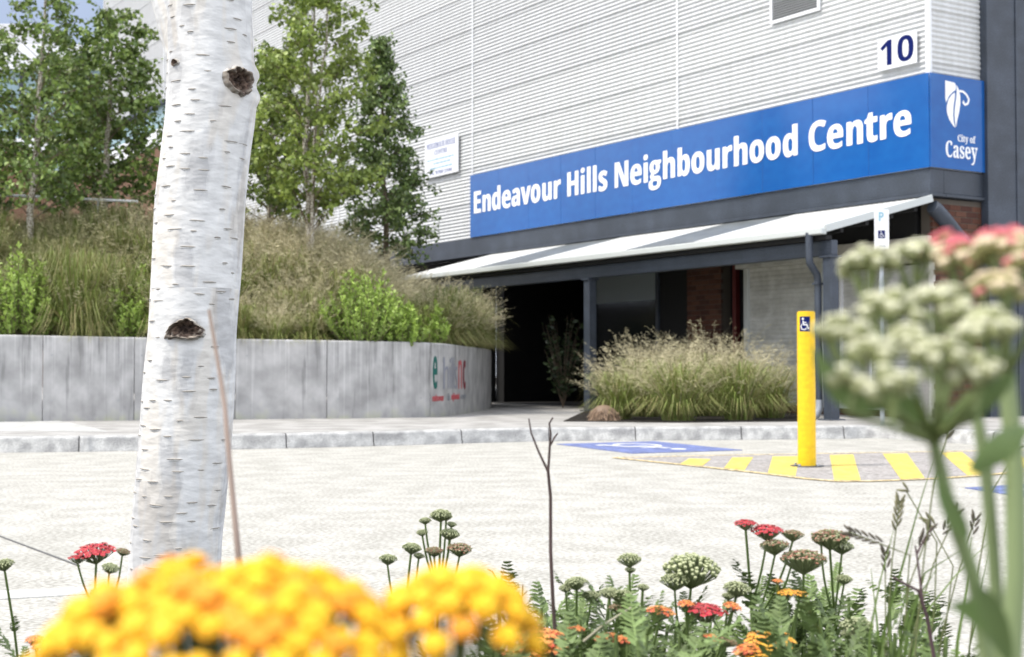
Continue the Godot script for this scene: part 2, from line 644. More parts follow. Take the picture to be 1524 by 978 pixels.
func ground() -> void:
	var big := PackedVector2Array([Vector2(-300, -300), Vector2(300, -300), Vector2(300, 300), Vector2(-300, 300)])
	sheet("ground", big, -0.02, M.soil, "bare ground running out beyond the car park", "ground")
	sheet("car_park", PackedVector2Array([Vector2(-60, -70), Vector2(60, -70), Vector2(60, 60), Vector2(-60, 60)]), 0.0, M.road, "pale bleached concrete surface of the car park", "car park")
	var foot := KERB.duplicate()
	foot.append_array([Vector2(40, 2), Vector2(40, -80), Vector2(-50, -80), Vector2(-50, -8)])
	var inner := PackedVector2Array()
	for k in KERB.size():
		var d := (KERB[mini(k + 1, KERB.size() - 1)] - KERB[maxi(k - 1, 0)]).normalized()
		inner.push_back(KERB[k] + Vector2(d.y, -d.x) * 0.17)
	var pave := inner.duplicate()
	pave.append_array([Vector2(40, 2), Vector2(40, -80), Vector2(-50, -80), Vector2(-50, -8)])
	sheet("footpath", pave, 0.146, M.path, "smooth grey concrete path in front of the entrance", "footpath")
	sheet("ramp_slab", PackedVector2Array([Vector2(-7.190, -16.096), Vector2(-8.857, -19.824), Vector2(-6.371, -19.824), Vector2(-5.523, -18.240), Vector2(-4.396, -15.727)]), 0.150, M.ramp, "paler triangular slab of concrete on the footpath behind the kerb", "footpath")

	# kerb: sections with open joints
	var line := smooth(KERB, 0.08)
	var kerb := Node3D.new()
	kerb.name = "kerb"
	add_child(kerb)
	kerb.set_meta("kind", "structure")
	tag(kerb, "weathered concrete kerb between car park and footpath", "kerb")
	var per := 21
	var k := 0
	while k + 2 < line.size():
		var b := MB.new()
		var e := mini(k + per, line.size() - 1)
		var prof := [Vector2(0.0, -0.02), Vector2(0.0, 0.028), Vector2(0.012, 0.034), Vector2(0.022, 0.125), Vector2(0.028, 0.143), Vector2(0.046, 0.154), Vector2(0.17, 0.156), Vector2(0.17, -0.02)]
		for j in range(k, e + 1):
			var d := (line[mini(j + 1, line.size() - 1)] - line[maxi(j - 1, 0)]).normalized()
			var inward := Vector2(d.y, -d.x)
			var at := line[j]
			if j == k:
				at += d * 0.006
			elif j == e:
				at -= d * 0.006
			for q in prof.size():
				var pr: Vector2 = prof[q]
				var nx: Vector2 = prof[mini(q + 1, prof.size() - 1)] - prof[maxi(q - 1, 0)]
				var nn := Vector2(-nx.y, nx.x).normalized()
				var w := at + inward * pr.x
				b.p(Vector3(w.x, pr.y, w.y), Vector3(inward.x * nn.x, nn.y, inward.y * nn.x))
		var cnt := prof.size()
		for j in e - k:
			for q in cnt - 1:
				var a := j * cnt + q
				b.t(a, a + cnt, a + cnt + 1)
				b.t(a, a + cnt + 1, a + 1)
		part("kerb_section", b.mesh(M.kerb), kerb)
		k = e
	# worn line along the near side of the car park, and a dark joint that runs up to it
	sheet("worn_line", PackedVector2Array([Vector2(-2.363, -4.810), Vector2(-1.771, -5.022), Vector2(-1.437, -5.159), Vector2(-0.740, -5.474), Vector2(-0.764, -5.655), Vector2(-1.482, -5.320), Vector2(-1.836, -5.206), Vector2(-2.468, -5.022)]), 0.004, M.channel, "worn white line along the near edge of the car park, at the left", "road marking")
	sheet("sealed_joint", PackedVector2Array([Vector2(-2.908, -7.634), Vector2(-1.750, -5.870), Vector2(-1.756, -5.898), Vector2(-2.924, -7.675)]), 0.004, M.line, "thin dark joint line slanting across the pale concrete at the left", "joint")
	# the near bed, below the frame
	sheet("flower_bed", PackedVector2Array([Vector2(-9, 1.2), Vector2(-9, -3.75), Vector2(9, -3.75), Vector2(9, 1.2)]), 0.03, M.soil, "bare soil of the near flower bed", "flower bed")
	markings()


func marking(called: String, poly: PackedVector2Array, y: float, mat: Material, under: Node3D) -> void:
	var b := MB.new()
	b.prism(poly, -0.0036 - y, 0.0, Transform3D(Basis(Vector3.RIGHT, Vector3.FORWARD, Vector3.UP), Vector3(0, y, 0)))
	part(called, b.mesh(mat), under)


func flat(a: Array) -> PackedVector2Array:
	var out := PackedVector2Array()
	for q in a:
		out.push_back(Vector2(q.x, -q.z))
	return out


func markings() -> void:
	var bays := [[Vector3(0.487, 0, -15.886), Vector3(1.624, 0, -16.505), Vector3(2.332, 0, -14.65), Vector3(1.16, 0, -14.044)], [Vector3(3.078, 0, -9.846), Vector3(4.063, 0, -10.452), Vector3(4.436, 0, -9.306), Vector3(3.341, 0, -8.599)]]
	var said := ["blue painted square with a white wheelchair symbol below the kerb", "blue painted square mostly cut off at the edge of the car park, beyond the stripes"]
	for k in 2:
		var o := thing("accessible_bay_symbol", said[k], "ground marking", Vector3(0, 0.004, 0))
		o.set_meta("kind", "structure")
		var c: Array = bays[k]
		marking("blue_square", flat(c), 0.002, M.blue_paint, o)
		var mid: Vector3 = (c[0] + c[1] + c[2] + c[3]) / 4.0
		var b := MB.new()
		var ax: Vector3 = (c[2] - c[1] + c[3] - c[0]) * 0.40
		var ay: Vector3 = (c[1] - c[0] + c[2] - c[3]) * 0.40
		# the figure lies along the bay
		wheelchair(b, Transform3D(Basis(-ay, ax, Vector3.UP), mid + Vector3(0, 0.006, 0)))
		part("wheelchair_symbol", b.mesh(M.white_paint), o)
	var z := thing("striped_island", "yellow striped no-parking island painted round the bollard", "ground marking", Vector3(0, 0.004, 0))
	z.set_meta("kind", "structure")
	var rim := [Vector3(0.946, 0, -13.326), Vector3(1.648, 0, -11.921), Vector3(2.005, 0, -11.138), Vector3(2.188, 0, -10.649), Vector3(2.359, 0, -10.42), Vector3(2.608, 0, -10.452), Vector3(3.171, 0, -10.716), Vector3(3.786, 0, -11.212), Vector3(5.108, 0, -12.538), Vector3(6.049, 0, -14.843), Vector3(4.997, 0, -14.587), Vector3(3.536, 0, -14.161), Vector3(2.158, 0, -13.759), Vector3(1.495, 0, -13.539)]
	marking("island_surface", flat(rim), 0.001, M.shared, z)
	var loop := flat(rim)
	loop.push_back(loop[0])
	for poly in Geometry2D.offset_polyline(loop, 0.035, Geometry2D.JOIN_ROUND, Geometry2D.END_JOINED):
		if not Geometry2D.is_polygon_clockwise(poly):
			var hole := Geometry2D.offset_polygon(poly, -0.07)
			if hole.size():
				var b := MB.new()
				var inner: PackedVector2Array = hole[0]
				var T := Transform3D(Basis(Vector3.RIGHT, Vector3.FORWARD, Vector3.UP), Vector3(0, 0.0025, 0))
				for q in poly.size():
					var a := poly[q]
					var d := poly[(q + 1) % poly.size()]
					var ia := near_of(inner, a)
					var id := near_of(inner, d)
					b.quad(T * Vector3(a.x, a.y, 0), T * Vector3(d.x, d.y, 0), T * Vector3(id.x, id.y, 0), T * Vector3(ia.x, ia.y, 0))
				part("border_line", b.mesh(M.yellow_line), z)
	var st := [
		[Vector3(1.433, 0, -12.355), Vector3(1.605, 0, -12.178), Vector3(1.795, 0, -13.069), Vector3(1.614, 0, -13.171)], [Vector3(1.742, 0, -11.879), Vector3(1.861, 0, -11.595), Vector3(2.229, 0, -13.379), Vector3(2.028, 0, -13.326)],
		[Vector3(1.995, 0, -11.286), Vector3(2.145, 0, -10.958), Vector3(2.689, 0, -13.539), Vector3(2.428, 0, -13.485)], [Vector3(2.341, 0, -10.517), Vector3(2.532, 0, -10.517), Vector3(3.257, 0, -13.815), Vector3(3.008, 0, -13.703)],
		[Vector3(2.851, 0, -10.616), Vector3(3.062, 0, -10.75), Vector3(3.817, 0, -13.986), Vector3(3.568, 0, -13.928)], [Vector3(3.469, 0, -11.03), Vector3(3.693, 0, -11.212), Vector3(4.422, 0, -14.22), Vector3(4.183, 0, -14.125)], [Vector3(4.131, 0, -11.595), Vector3(4.383, 0, -11.838), Vector3(4.912, 0, -14.341), Vector3(4.712, 0, -14.28)]]
	for s in st:
		marking("stripe", flat(s), 0.004, M.yellow_paint, z)


func near_of(poly: PackedVector2Array, q: Vector2) -> Vector2:
	var best := poly[0]
	for k in poly.size():
		var c := Geometry2D.get_closest_point_to_segment(q, poly[k], poly[(k + 1) % poly.size()])
		if c.distance_squared_to(q) < best.distance_squared_to(q):
			best = c
	return best


# ---------------------------------------------------------------- the building, in its own axes: x along the long wall towards the corner, z out of the wall
const CORNER := Vector3(5.96, 0, -20.53)
const TURN := -1.005310


func on_wall(called: String, label: String, category: String, group := "") -> Node3D:
	return thing(called, label, category, CORNER, TURN, group)


# one lapped sheet of horizontally laid corrugated steel, its top edge at y = 0.762
func sheet_mesh(length: float, mat: Material) -> ArrayMesh:
	var b := MB.new()
	var steps := 80
	for k in steps + 1:
		var s := float(k) / steps
		var ph := s * 10.0 * TAU
		var z := 0.0115 * sin(ph) + 0.012 * (1.0 - s)
		var m := Vector3(0, -0.0115 * cos(ph) * 10.0 * TAU / 0.762, 1).normalized()
		b.p(Vector3(0, s * 0.762 - 0.012, z), m)
		b.p(Vector3(length, s * 0.762 - 0.012, z), m)
	for k in steps:
		b.t(k * 2, k * 2 + 1, k * 2 + 3)
		b.t(k * 2, k * 2 + 3, k * 2 + 2)
	b.quad(Vector3(0, -0.012, -0.02), Vector3(length, -0.012, -0.02), Vector3(length, -0.012, 0.01), Vector3(0, -0.012, 0.01))
	return b.mesh(mat)


func building() -> void:
	var B := on_wall("neighbourhood_centre", "large building clad in white corrugated steel with a dark steel beam over its shaded entrance", "building")
	boxed("wall_core", Vector3(-40, 3.33, -12), Vector3(-0.03, 15.9, -0.03), M.trim, B, 0.0)
	var wall := holder("corrugated_wall", B)
	var xs := [-40.0, -33.0, -26.2, -19.4, -12.7, -5.66, 0.0]
	for k in 6:
		var ms := [sheet_mesh(xs[k + 1] - xs[k] - 0.012, M.cladding), sheet_mesh(xs[k + 1] - xs[k] - 0.012, M.cladding_b)]
		for row in 16:
			var o := part("sheet", ms[R.randi() % 2], wall)
			o.position = Vector3(xs[k] + 0.006, 3.72 + row * 0.762, rf(-0.0015, 0.0015))
		if k > 0:
			boxed("cover_strip", Vector3(xs[k] - 0.022, 3.73, 0.010), Vector3(xs[k] + 0.022, 15.9, 0.026), M.trim, wall)
	var back := holder("return_wall", B)
	var rm := sheet_mesh(1.5, M.cladding)
	for row in 16:
		var o := part("sheet", rm, back)
		o.rotation.y = PI / 2
		o.position = Vector3(0.0, 3.72 + row * 0.762, 0.0)
	boxed("corner_flashing", Vector3(-0.04, 3.73, -0.04), Vector3(0.03, 15.9, 0.03), M.trim, B, 0.008)
	# steel beam along the foot of the cladding, and round the corner
	var beam := holder("beam", B)
	boxed("web", Vector3(-40, 3.35, -0.25), Vector3(0.04, 3.70, 0.035), M.steel, beam, 0.006)
	boxed("flange", Vector3(-40, 3.30, -0.25), Vector3(0.075, 3.347, 0.075), M.steel, beam, 0.006)
	boxed("web", Vector3(-0.21, 3.352, -1.5), Vector3(0.039, 3.698, -0.254), M.steel, beam, 0.006)
	boxed("flange", Vector3(-0.21, 3.301, -1.5), Vector3(0.074, 3.346, -0.254), M.steel, beam, 0.006)
	# great corner column and raking strut
	var col := holder("column", B)
	boxed("flange", Vector3(0.0, 0.1, -1.125), Vector3(0.135, 15.9, -1.085), M.steel, col, 0.006)
	boxed("web", Vector3(0.02, 0.1, -1.73), Vector3(0.118, 15.9, -1.128), M.steel, col, 0.004)
	boxed("flange", Vector3(0.0, 0.1, -1.77), Vector3(0.135, 15.9, -1.733), M.steel, col, 0.006)
	var b := MB.new()
	b.tube(PackedVector3Array([Vector3(0.05, 3.15, 0.0), Vector3(0.05, 3.10, -0.08), Vector3(0.05, 2.95, -0.28), Vector3(0.05, 2.2, -1.16)]), PackedFloat32Array([0.1, 0.11, 0.11, 0.11]), 20)
	part("strut", b.mesh(M.steel), B)
	boxed("end_wall", Vector3(-0.6, 0.1, -12), Vector3(0.0, 15.9, -1.8), M.steel, B, 0.0)
	# ground floor: walls near-black to paint in the awning shade, with a recessed porch
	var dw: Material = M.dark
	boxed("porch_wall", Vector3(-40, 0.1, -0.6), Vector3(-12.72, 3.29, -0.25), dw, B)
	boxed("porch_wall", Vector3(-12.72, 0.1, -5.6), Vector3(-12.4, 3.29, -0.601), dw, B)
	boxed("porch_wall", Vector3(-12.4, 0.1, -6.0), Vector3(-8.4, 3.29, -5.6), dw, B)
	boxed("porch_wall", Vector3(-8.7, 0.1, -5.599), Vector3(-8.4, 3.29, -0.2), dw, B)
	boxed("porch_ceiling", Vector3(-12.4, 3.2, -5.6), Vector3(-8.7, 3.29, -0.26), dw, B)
	boxed("porch_floor", Vector3(-12.72, 0.1, -5.6), Vector3(-8.7, 0.152, 0.0), M.mat, B)  # floor coloured near-black in place of the awning shade
	var door := holder("entrance_door", B)
	for x in [-12.35, -11.4, -10.5, -9.6, -8.75]:
		boxed("stile", Vector3(x, 0.16, -5.56), Vector3(x + 0.06, 2.4, -5.5), M.steel, door)
	boxed("head_rail", Vector3(-12.35, 2.401, -5.56), Vector3(-8.69, 2.47, -5.5), M.steel, door)
	for x in [-11.34, -10.44]:
		boxed("pane", Vector3(x, 0.2, -5.54), Vector3(x + 0.84, 2.399, -5.53), M.dark_glass, door, 0.0)
		boxed("handle", Vector3(x + 0.06, 0.95, -5.5), Vector3(x + 0.09, 1.35, -5.46), M.galvanised, door)
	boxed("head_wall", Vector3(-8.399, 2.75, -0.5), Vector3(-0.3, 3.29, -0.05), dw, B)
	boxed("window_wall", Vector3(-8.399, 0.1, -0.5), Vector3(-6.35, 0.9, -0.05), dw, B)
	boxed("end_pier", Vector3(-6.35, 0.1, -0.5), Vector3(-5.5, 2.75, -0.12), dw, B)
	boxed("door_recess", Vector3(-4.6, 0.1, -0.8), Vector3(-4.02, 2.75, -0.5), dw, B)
	boxed("red_door_frame", Vector3(-4.32, 0.1, -0.16), Vector3(-4.24, 2.75, -0.06), M.red, B)
	var win := holder("window", B)
	boxed("pane", Vector3(-8.33, 0.95, -0.13), Vector3(-6.42, 2.70, -0.12), M.dark_glass, win, 0.0)
	boxed("blind", Vector3(-8.28, 2.10, -0.115), Vector3(-6.47, 2.66, -0.11), M.blind, win, 0.0)
	boxed("frame", Vector3(-8.399, 0.9, -0.15), Vector3(-8.33, 2.75, -0.07), M.steel, win)
	boxed("frame", Vector3(-6.42, 0.9, -0.15), Vector3(-6.35, 2.75, -0.07), M.steel, win)
	boxed("frame", Vector3(-8.33, 0.9, -0.15), Vector3(-6.42, 0.95, -0.07), M.steel, win)
	boxed("frame", Vector3(-8.33, 2.70, -0.15), Vector3(-6.42, 2.75, -0.07), M.steel, win)
	# roller shutter over the first opening
	var sh := holder("roller_shutter", B)
	shutter_slats(-3.86, -2.16, 0.27, 2.52, -0.04, M.shutter, sh)
	boxed("housing", Vector3(-4.05, 2.50, -0.05), Vector3(-2.02, 2.74, 0.12), M.shutter, sh, 0.012)
	boxed("guide", Vector3(-3.95, 0.25, -0.05), Vector3(-3.861, 2.499, 0.02), M.gutter, sh)
	boxed("guide", Vector3(-2.159, 0.25, -0.05), Vector3(-2.07, 2.499, 0.02), M.gutter, sh)
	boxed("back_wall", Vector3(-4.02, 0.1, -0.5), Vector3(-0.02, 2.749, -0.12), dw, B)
	# shop front right of the post: pale shutter with white frames
	var fr := holder("shop_front", B)
	boxed("head_panel", Vector3(-1.95, 2.38, -0.1), Vector3(-0.02, 2.74, 0.03), M.beige, fr, 0.006)
	boxed("jamb", Vector3(-0.16, 0.15, -0.1), Vector3(0.0, 2.379, 0.04), M.beige, fr, 0.006)
	shutter_slats(-1.75, -0.19, 0.35, 2.35, -0.05, M.shutter, fr)
	boxed("frame", Vector3(-1.80, 0.25, -0.09), Vector3(-1.751, 2.379, 0.0), M.sign_white, fr)
	boxed("frame", Vector3(-0.189, 0.25, -0.09), Vector3(-0.162, 2.379, 0.0), M.sign_white, fr)
	boxed("frame", Vector3(-1.20, 0.352, -0.03), Vector3(-1.15, 2.36, 0.0), M.sign_white, fr)
	boxed("sill", Vector3(-1.80, 0.25, -0.09), Vector3(-0.162, 0.349, 0.01), M.sign_white, fr)
	# brick: pier beside the door, the base course, and the end wall below the beam
	brick_field(B, "brick_pier", -5.5, -4.6, 0.15, 2.75, -0.05, 0.0, 300)
	brick_field(B, "brick_base", -4.05, 0.0, 0.10, 0.27, 0.0, 0.0, 300)
	brick_field(B, "brick_return", 0.06, 1.12, 0.12, 3.28, 0.0, PI / 2, 300)
	# brown brick lower wing with a glazed top storey at the far end
	boxed("wing_wall", Vector3(-44, 0.1, 0.06), Vector3(-30.1, 8.0, 1.0), M.tan_brick, B, 0.0)
	boxed("wing_band", Vector3(-44.1, 8.0, 0.06), Vector3(-30.05, 8.55, 1.05), M.trim, B, 0.01)
	boxed("wing_coping", Vector3(-44.1, 9.3, 0.06), Vector3(-30.05, 9.43, 1.05), M.steel, B, 0.01)
	for k in 7:
		boxed("wing_pane", Vector3(-43.9 + k * 1.96, 8.55, 0.5), Vector3(-42.06 + k * 1.96, 9.3, 0.9), M.teal_glass, B, 0.0)
	# air vent high on the wall
	var vent := holder("vent", B)
	for q in [[-3.24, 6.42, -2.12, 6.47], [-3.24, 7.25, -2.12, 7.3], [-3.24, 6.47, -3.19, 7.25], [-2.17, 6.47, -2.12, 7.25]]:
		boxed("frame", Vector3(q[0], q[1], 0.02), Vector3(q[2], q[3], 0.06), M.trim, vent)
	var slat := MB.new()
	slat.box(Vector3.ZERO, Vector3(1.02, 0.006, 0.05), 0.0, Basis(Vector3.RIGHT, deg_to_rad(40)))
	var sm := slat.mesh(M.louvre)
	for k in 20:
		var o := part("louvre", sm, vent)
		o.position = Vector3(-2.68, 6.49 + k * 0.039, 0.03)
	boxed("vent_back", Vector3(-3.19, 6.47, 0.012), Vector3(-2.17, 7.25, 0.016), M.louvre, vent, 0.0)
	signs()
	awning()


func shutter_slats(x0: float, x1: float, y0: float, y1: float, z: float, mat: Material, under: Node3D) -> void:
	var b := MB.new()
	var rows := int((y1 - y0) / 0.075)
	for r in rows:
		for s in 7:
			var f := float(s) / 6
			var m := Vector3(0, cos(f * PI) * -0.4, 1).normalized()
			var zz := z + 0.006 * sin(f * PI)
			var y := y0 + (y1 - y0) * (r + f) / rows
			b.p(Vector3(x0, y, zz), m)
			b.p(Vector3(x1, y, zz), m)
	for r in rows:
		for s in 6:
			var k := (r * 7 + s) * 2
			b.t(k, k + 1, k + 3)
			b.t(k, k + 3, k + 2)
	part("slats", b.mesh(mat), under)


func brick_field(under: Node3D, called: String, x0: float, x1: float, y0: float, y1: float, z: float, turn: float, most: int) -> void:
	var wall := holder(called, under)
	wall.rotation.y = turn
	var mo := boxed("mortar", Vector3(x0, y0, z - 0.22), Vector3(x1, y1, z - 0.008), M.mortar, wall, 0.0)
	mo.name = "mortar"
	var kinds := {}
	var row := 0
	var y := y0
	while y + 0.076 <= y1 + 0.001:
		var x := x0 - (0.12 if row % 2 else 0.0)
		while x < x1 - 0.03:
			var a := maxf(x, x0)
			var e := minf(x + 0.23, x1)
			var len := snappedf(e - a, 0.01)
			if len > 0.03:
				var tone := R.randi() % 3
				var key := "%s %d" % [len, tone]
				if not kinds.has(key):
					var b := MB.new()
					b.box(Vector3.ZERO, Vector3(len, 0.076, 0.06), 0.004)
					kinds[key] = b.mesh(M.brick[tone])
				var o := part("brick", kinds[key], wall)
				o.position = Vector3(a + len * 0.5, y + 0.038, z - 0.03 + rf(-0.003, 0.003))
			x += 0.24
		y += 0.086
		row += 1


func signs() -> void:
	# long blue fascia sign, of eleven panels
	var S := on_wall("fascia_sign", "long blue fascia sign with white lettering that runs along the cladding and round the corner", "sign")
	var panels := holder("face", S)
	var x := -12.70
	var n := 11
	var w := 12.76 / n
	for k in n:
		var b := MB.new()
		b.box(Vector3.ZERO, Vector3(w - 0.003, 1.35, 0.02), 0.003)
		var o := part("panel", b.mesh(M.sign_blue), panels)
		o.position = Vector3(x + w * (k + 0.5), 4.385, 0.064)
		o.rotation = Vector3(rf(-0.008, 0.008), rf(-0.006, 0.006), 0)
	var b2 := MB.new()
	b2.box(Vector3.ZERO, Vector3(1.15, 1.35, 0.02), 0.003)
	var side := part("side_panel", b2.mesh(M.sign_blue), S)
	side.rotation.y = PI / 2
	side.position = Vector3(0.07, 4.385, -0.515)
	letters("Endeavour Hills Neighbourhood Centre", "Droid Sans", 700, -12.52, -0.27, 4.06, 4.72, 0.081, M.letter_white, S, null, 0.008)
	# the council's emblem on the short side: a cut square, a leaf and a tendril
	var E := holder("emblem", S)
	E.position = Vector3(0.082, 0, 0)
	E.rotation.y = PI / 2
	var m := MB.new()
	var I := Transform3D.IDENTITY
	m.prism(curve2([Vector2(0.245, 4.977), Vector2(0.44, 4.963), Vector2(0.47, 4.928), Vector2(0.465, 4.862), Vector2(0.40, 4.824), Vector2(0.32, 4.758), Vector2(0.262, 4.660), Vector2(0.245, 4.716)], 0), 0.0, 0.002, I)
	m.prism(curve2([Vector2(0.452, 4.827), Vector2(0.38, 4.785), Vector2(0.315, 4.716), Vector2(0.275, 4.619), Vector2(0.275, 4.521), Vector2(0.32, 4.424), Vector2(0.40, 4.341), Vector2(0.452, 4.313), Vector2(0.42, 4.382), Vector2(0.405, 4.487), Vector2(0.415, 4.612), Vector2(0.44, 4.730)], 2), 0.0, 0.002, I)
	m.prism(curve2([Vector2(0.482, 4.938), Vector2(0.53, 4.876), Vector2(0.56, 4.785), Vector2(0.56, 4.660), Vector2(0.53, 4.535), Vector2(0.49, 4.424), Vector2(0.462, 4.320), Vector2(0.445, 4.396), Vector2(0.435, 4.494), Vector2(0.445, 4.605), Vector2(0.472, 4.730), Vector2(0.486, 4.827)], 2), 0.0, 0.002, I)
	var tend := curve2([Vector2(0.53, 4.855), Vector2(0.62, 4.855), Vector2(0.70, 4.813), Vector2(0.745, 4.751), Vector2(0.72, 4.688), Vector2(0.66, 4.667), Vector2(0.62, 4.695), Vector2(0.645, 4.716)], 1)
	m.stroke(tend, 0.032, 0.002, I)
	part("leaf_mark", m.mesh(M.letter_white), E)
	letters("City of", "Droid Serif", 700, 0.50, 0.88, 4.09, 4.225, 0.002, M.letter_white, E)
	letters("Casey", "Droid Serif", 700, 0.245, 0.92, 3.80, 4.115, 0.002, M.letter_white, E)
	# street number
	var N := on_wall("number_plate", "white square plate with the number 10 in navy above the end of the blue sign", "sign")
	boxed("plate", Vector3(-0.90, 5.24, 0.05), Vector3(-0.16, 5.72, 0.075), M.sign_white, N)
	letters("10", "Droid Sans", 700, -0.85, -0.21, 5.30, 5.68, 0.077, M.navy, N)
	# small notice
	var P := on_wall("notice_board", "small white notice with faded lettering on the cladding, beside the pyramid-shaped tree", "sign")
	boxed("board", Vector3(-14.71, 5.21, 0.05), Vector3(-13.22, 6.06, 0.085), M.sign_white, P)
	letters("NEIGHBOUR HOUSE", "Droid Serif", 700, -14.62, -13.32, 5.86, 5.985, 0.087, M.sign_grey, P)
	letters("CENTRE", "Droid Serif", 700, -14.27, -13.67, 5.71, 5.81, 0.087, M.sign_grey, P)
	letters("Ph. 9700 5100", "Droid Sans", 700, -14.47, -13.47, 5.26, 5.34, 0.087, M.sign_grey, P)
	var bar := MB.new()
	for q in [[5.60, 0.62], [5.51, 0.34], [5.405, 0.50]]:
		var xx: float = -13.965 - q[1]
		while xx < -13.965 + q[1] - 0.05:
			var l := rf(0.05, 0.16)
			bar.box(Vector3(xx + l * 0.5, q[0], 0.0862), Vector3(l, 0.035, 0.002))
			xx += l + 0.03
	part("faded_print", bar.mesh(M.pale_blue), P)


func curve2(pts: Array, rounds: int) -> PackedVector2Array:
	var cur := PackedVector2Array(pts)
	for r in rounds:
		var nx := PackedVector2Array()
		for k in cur.size() - 1:
			nx.push_back(cur[k].lerp(cur[k + 1], 0.12))
			nx.push_back(cur[k].lerp(cur[k + 1], 0.88))
		if rounds == 2:
			nx.push_back(cur[-1].lerp(cur[0], 0.12))
			nx.push_back(cur[-1].lerp(cur[0], 0.88))
		cur = nx
	return cur


func awning() -> void:
	var A := on_wall("entrance_awning", "sloping white sheet-roofed awning on dark steel posts along the foot of the building", "awning")
	var edges := [0.10, 0.95, 1.83, 2.68, 3.53, 4.38, 5.33, 6.29, 7.25, 8.14, 9.03, 9.98, 10.93, 11.88]
	var top := Vector2(0.03, 3.28)
	var low := Vector2(2.14, 2.735)
	var slope := (low - top)
	var ang := atan2(-slope.y, slope.x)
	for k in edges.size() - 1:
		var x0: float = -edges[k + 1]
		var w: float = edges[k + 1] - edges[k]
		if k == 0:
			w += 0.16
		var b := MB.new()
		# shallow ribs run down the slope
		var ribs := 9
		for s in ribs * 4 + 1:
			var f := float(s) / (ribs * 4)
			var q: float = [0.0, 1.0, 1.0, 0.0][s % 4] * 0.006
			b.p(Vector3(f * w, q, 0), Vector3.UP)
			b.p(Vector3(f * w, q, slope.length()), Vector3.UP)
		for s in ribs * 4:
			b.t(s * 2, s * 2 + 1, s * 2 + 3)
			b.t(s * 2, s * 2 + 3, s * 2 + 2)
		b.box(Vector3(w * 0.5, -0.006, slope.length() * 0.5), Vector3(w - 0.002, 0.008, slope.length()), 0.0)
		var o := part("roof_sheet", b.mesh(M.roof_grey if k in [3, 4, 8, 9] else M.roof_white), A)
		o.position = Vector3(x0, top.y + 0.01, top.x)
		o.rotation.x = ang
	boxed("gutter", Vector3(-11.88, 2.645, 2.10), Vector3(0.08, 2.735, 2.21), M.gutter, A, 0.012)
	boxed("soffit_strip", Vector3(-11.88, 2.58, 1.98), Vector3(0.05, 2.64, 2.09), M.dark, A)
	boxed("edge_beam", Vector3(-11.88, 2.37, 1.88), Vector3(0.06, 2.579, 2.0), M.steel, A, 0.008)
	var barge := boxed("barge_flashing", Vector3(0, -0.09, 0), Vector3(0.03, 0.012, 2.16), M.gutter, A)
	barge.position = Vector3(0.065, 3.215, 0.03)
	barge.rotation.x = ang
	for k in 4:
		var z := 0.35 + k * 0.48
		var y := top.y + slope.y / slope.x * (z - top.x) - 0.075
		boxed("purlin", Vector3(-11.88, y - 0.06, z - 0.03), Vector3(0.05, y, z + 0.03), M.dark, A)
	for x in [-0.02, -5.62, -11.3]:
		var post := holder("post", A)
		boxed("shaft", Vector3(x - 0.08, 0.12, 1.86), Vector3(x + 0.08, 2.369, 2.02), M.steel, post, 0.012)
		boxed("cap_plate", Vector3(x - 0.11, 2.34, 1.83), Vector3(x + 0.11, 2.368, 2.05), M.steel, post)
		boxed("base_plate", Vector3(x - 0.13, 0.13, 1.81), Vector3(x + 0.13, 0.165, 2.07), M.steel, post)
	# downpipe from the end of the gutter, cranked back to the post
	var b := MB.new()
	var px := -0.19
	b.tube(PackedVector3Array([Vector3(px, 2.68, 2.17), Vector3(px, 2.34, 2.17), Vector3(px, 2.27, 2.16), Vector3(px, 2.20, 2.10), Vector3(px, 2.12, 2.03), Vector3(px, 2.02, 2.01), Vector3(px, 0.36, 2.01)]), PackedFloat32Array([0.05, 0.05, 0.05, 0.05, 0.05, 0.05, 0.05]), 16)
	var pipe := part("downpipe", b.mesh(M.steel), A)
	boxed("bracket", Vector3(px - 0.06, 1.98, 1.95), Vector3(px + 0.06, 2.01, 2.07), M.steel, pipe)
	var s := MB.new()
	s.tube(PackedVector3Array([Vector3(px, 0.42, 2.01), Vector3(px, 0.30, 2.01), Vector3(px - 0.02, 0.22, 2.05), Vector3(px - 0.09, 0.15, 2.13)]), PackedFloat32Array([0.058, 0.058, 0.062, 0.068]), 14)
	part("outlet", s.mesh(M.galvanised), pipe)


# ---------------------------------------------------------------- planter wall
var WALL := PackedVector2Array([Vector2(-14, -16.6), Vector2(-10, -17.75), Vector2(-7.397, -18.450), Vector2(-6.681, -18.850), Vector2(-5.071, -19.400), Vector2(-3.813, -19.900), Vector2(-2.649, -20.200), Vector2(-1.926, -20.500), Vector2(-1.192, -21.000), Vector2(-0.753, -22.500), Vector2(-0.499, -24.400), Vector2(-0.378, -26.200), Vector2(-0.52, -28), Vector2(-1.3, -30)])
var wall_line := PackedVector2Array()


func wall_top(s: float) -> float:
	return lerpf(1.325, 1.20, clampf((s - 5.0) / 18.0, 0, 1))


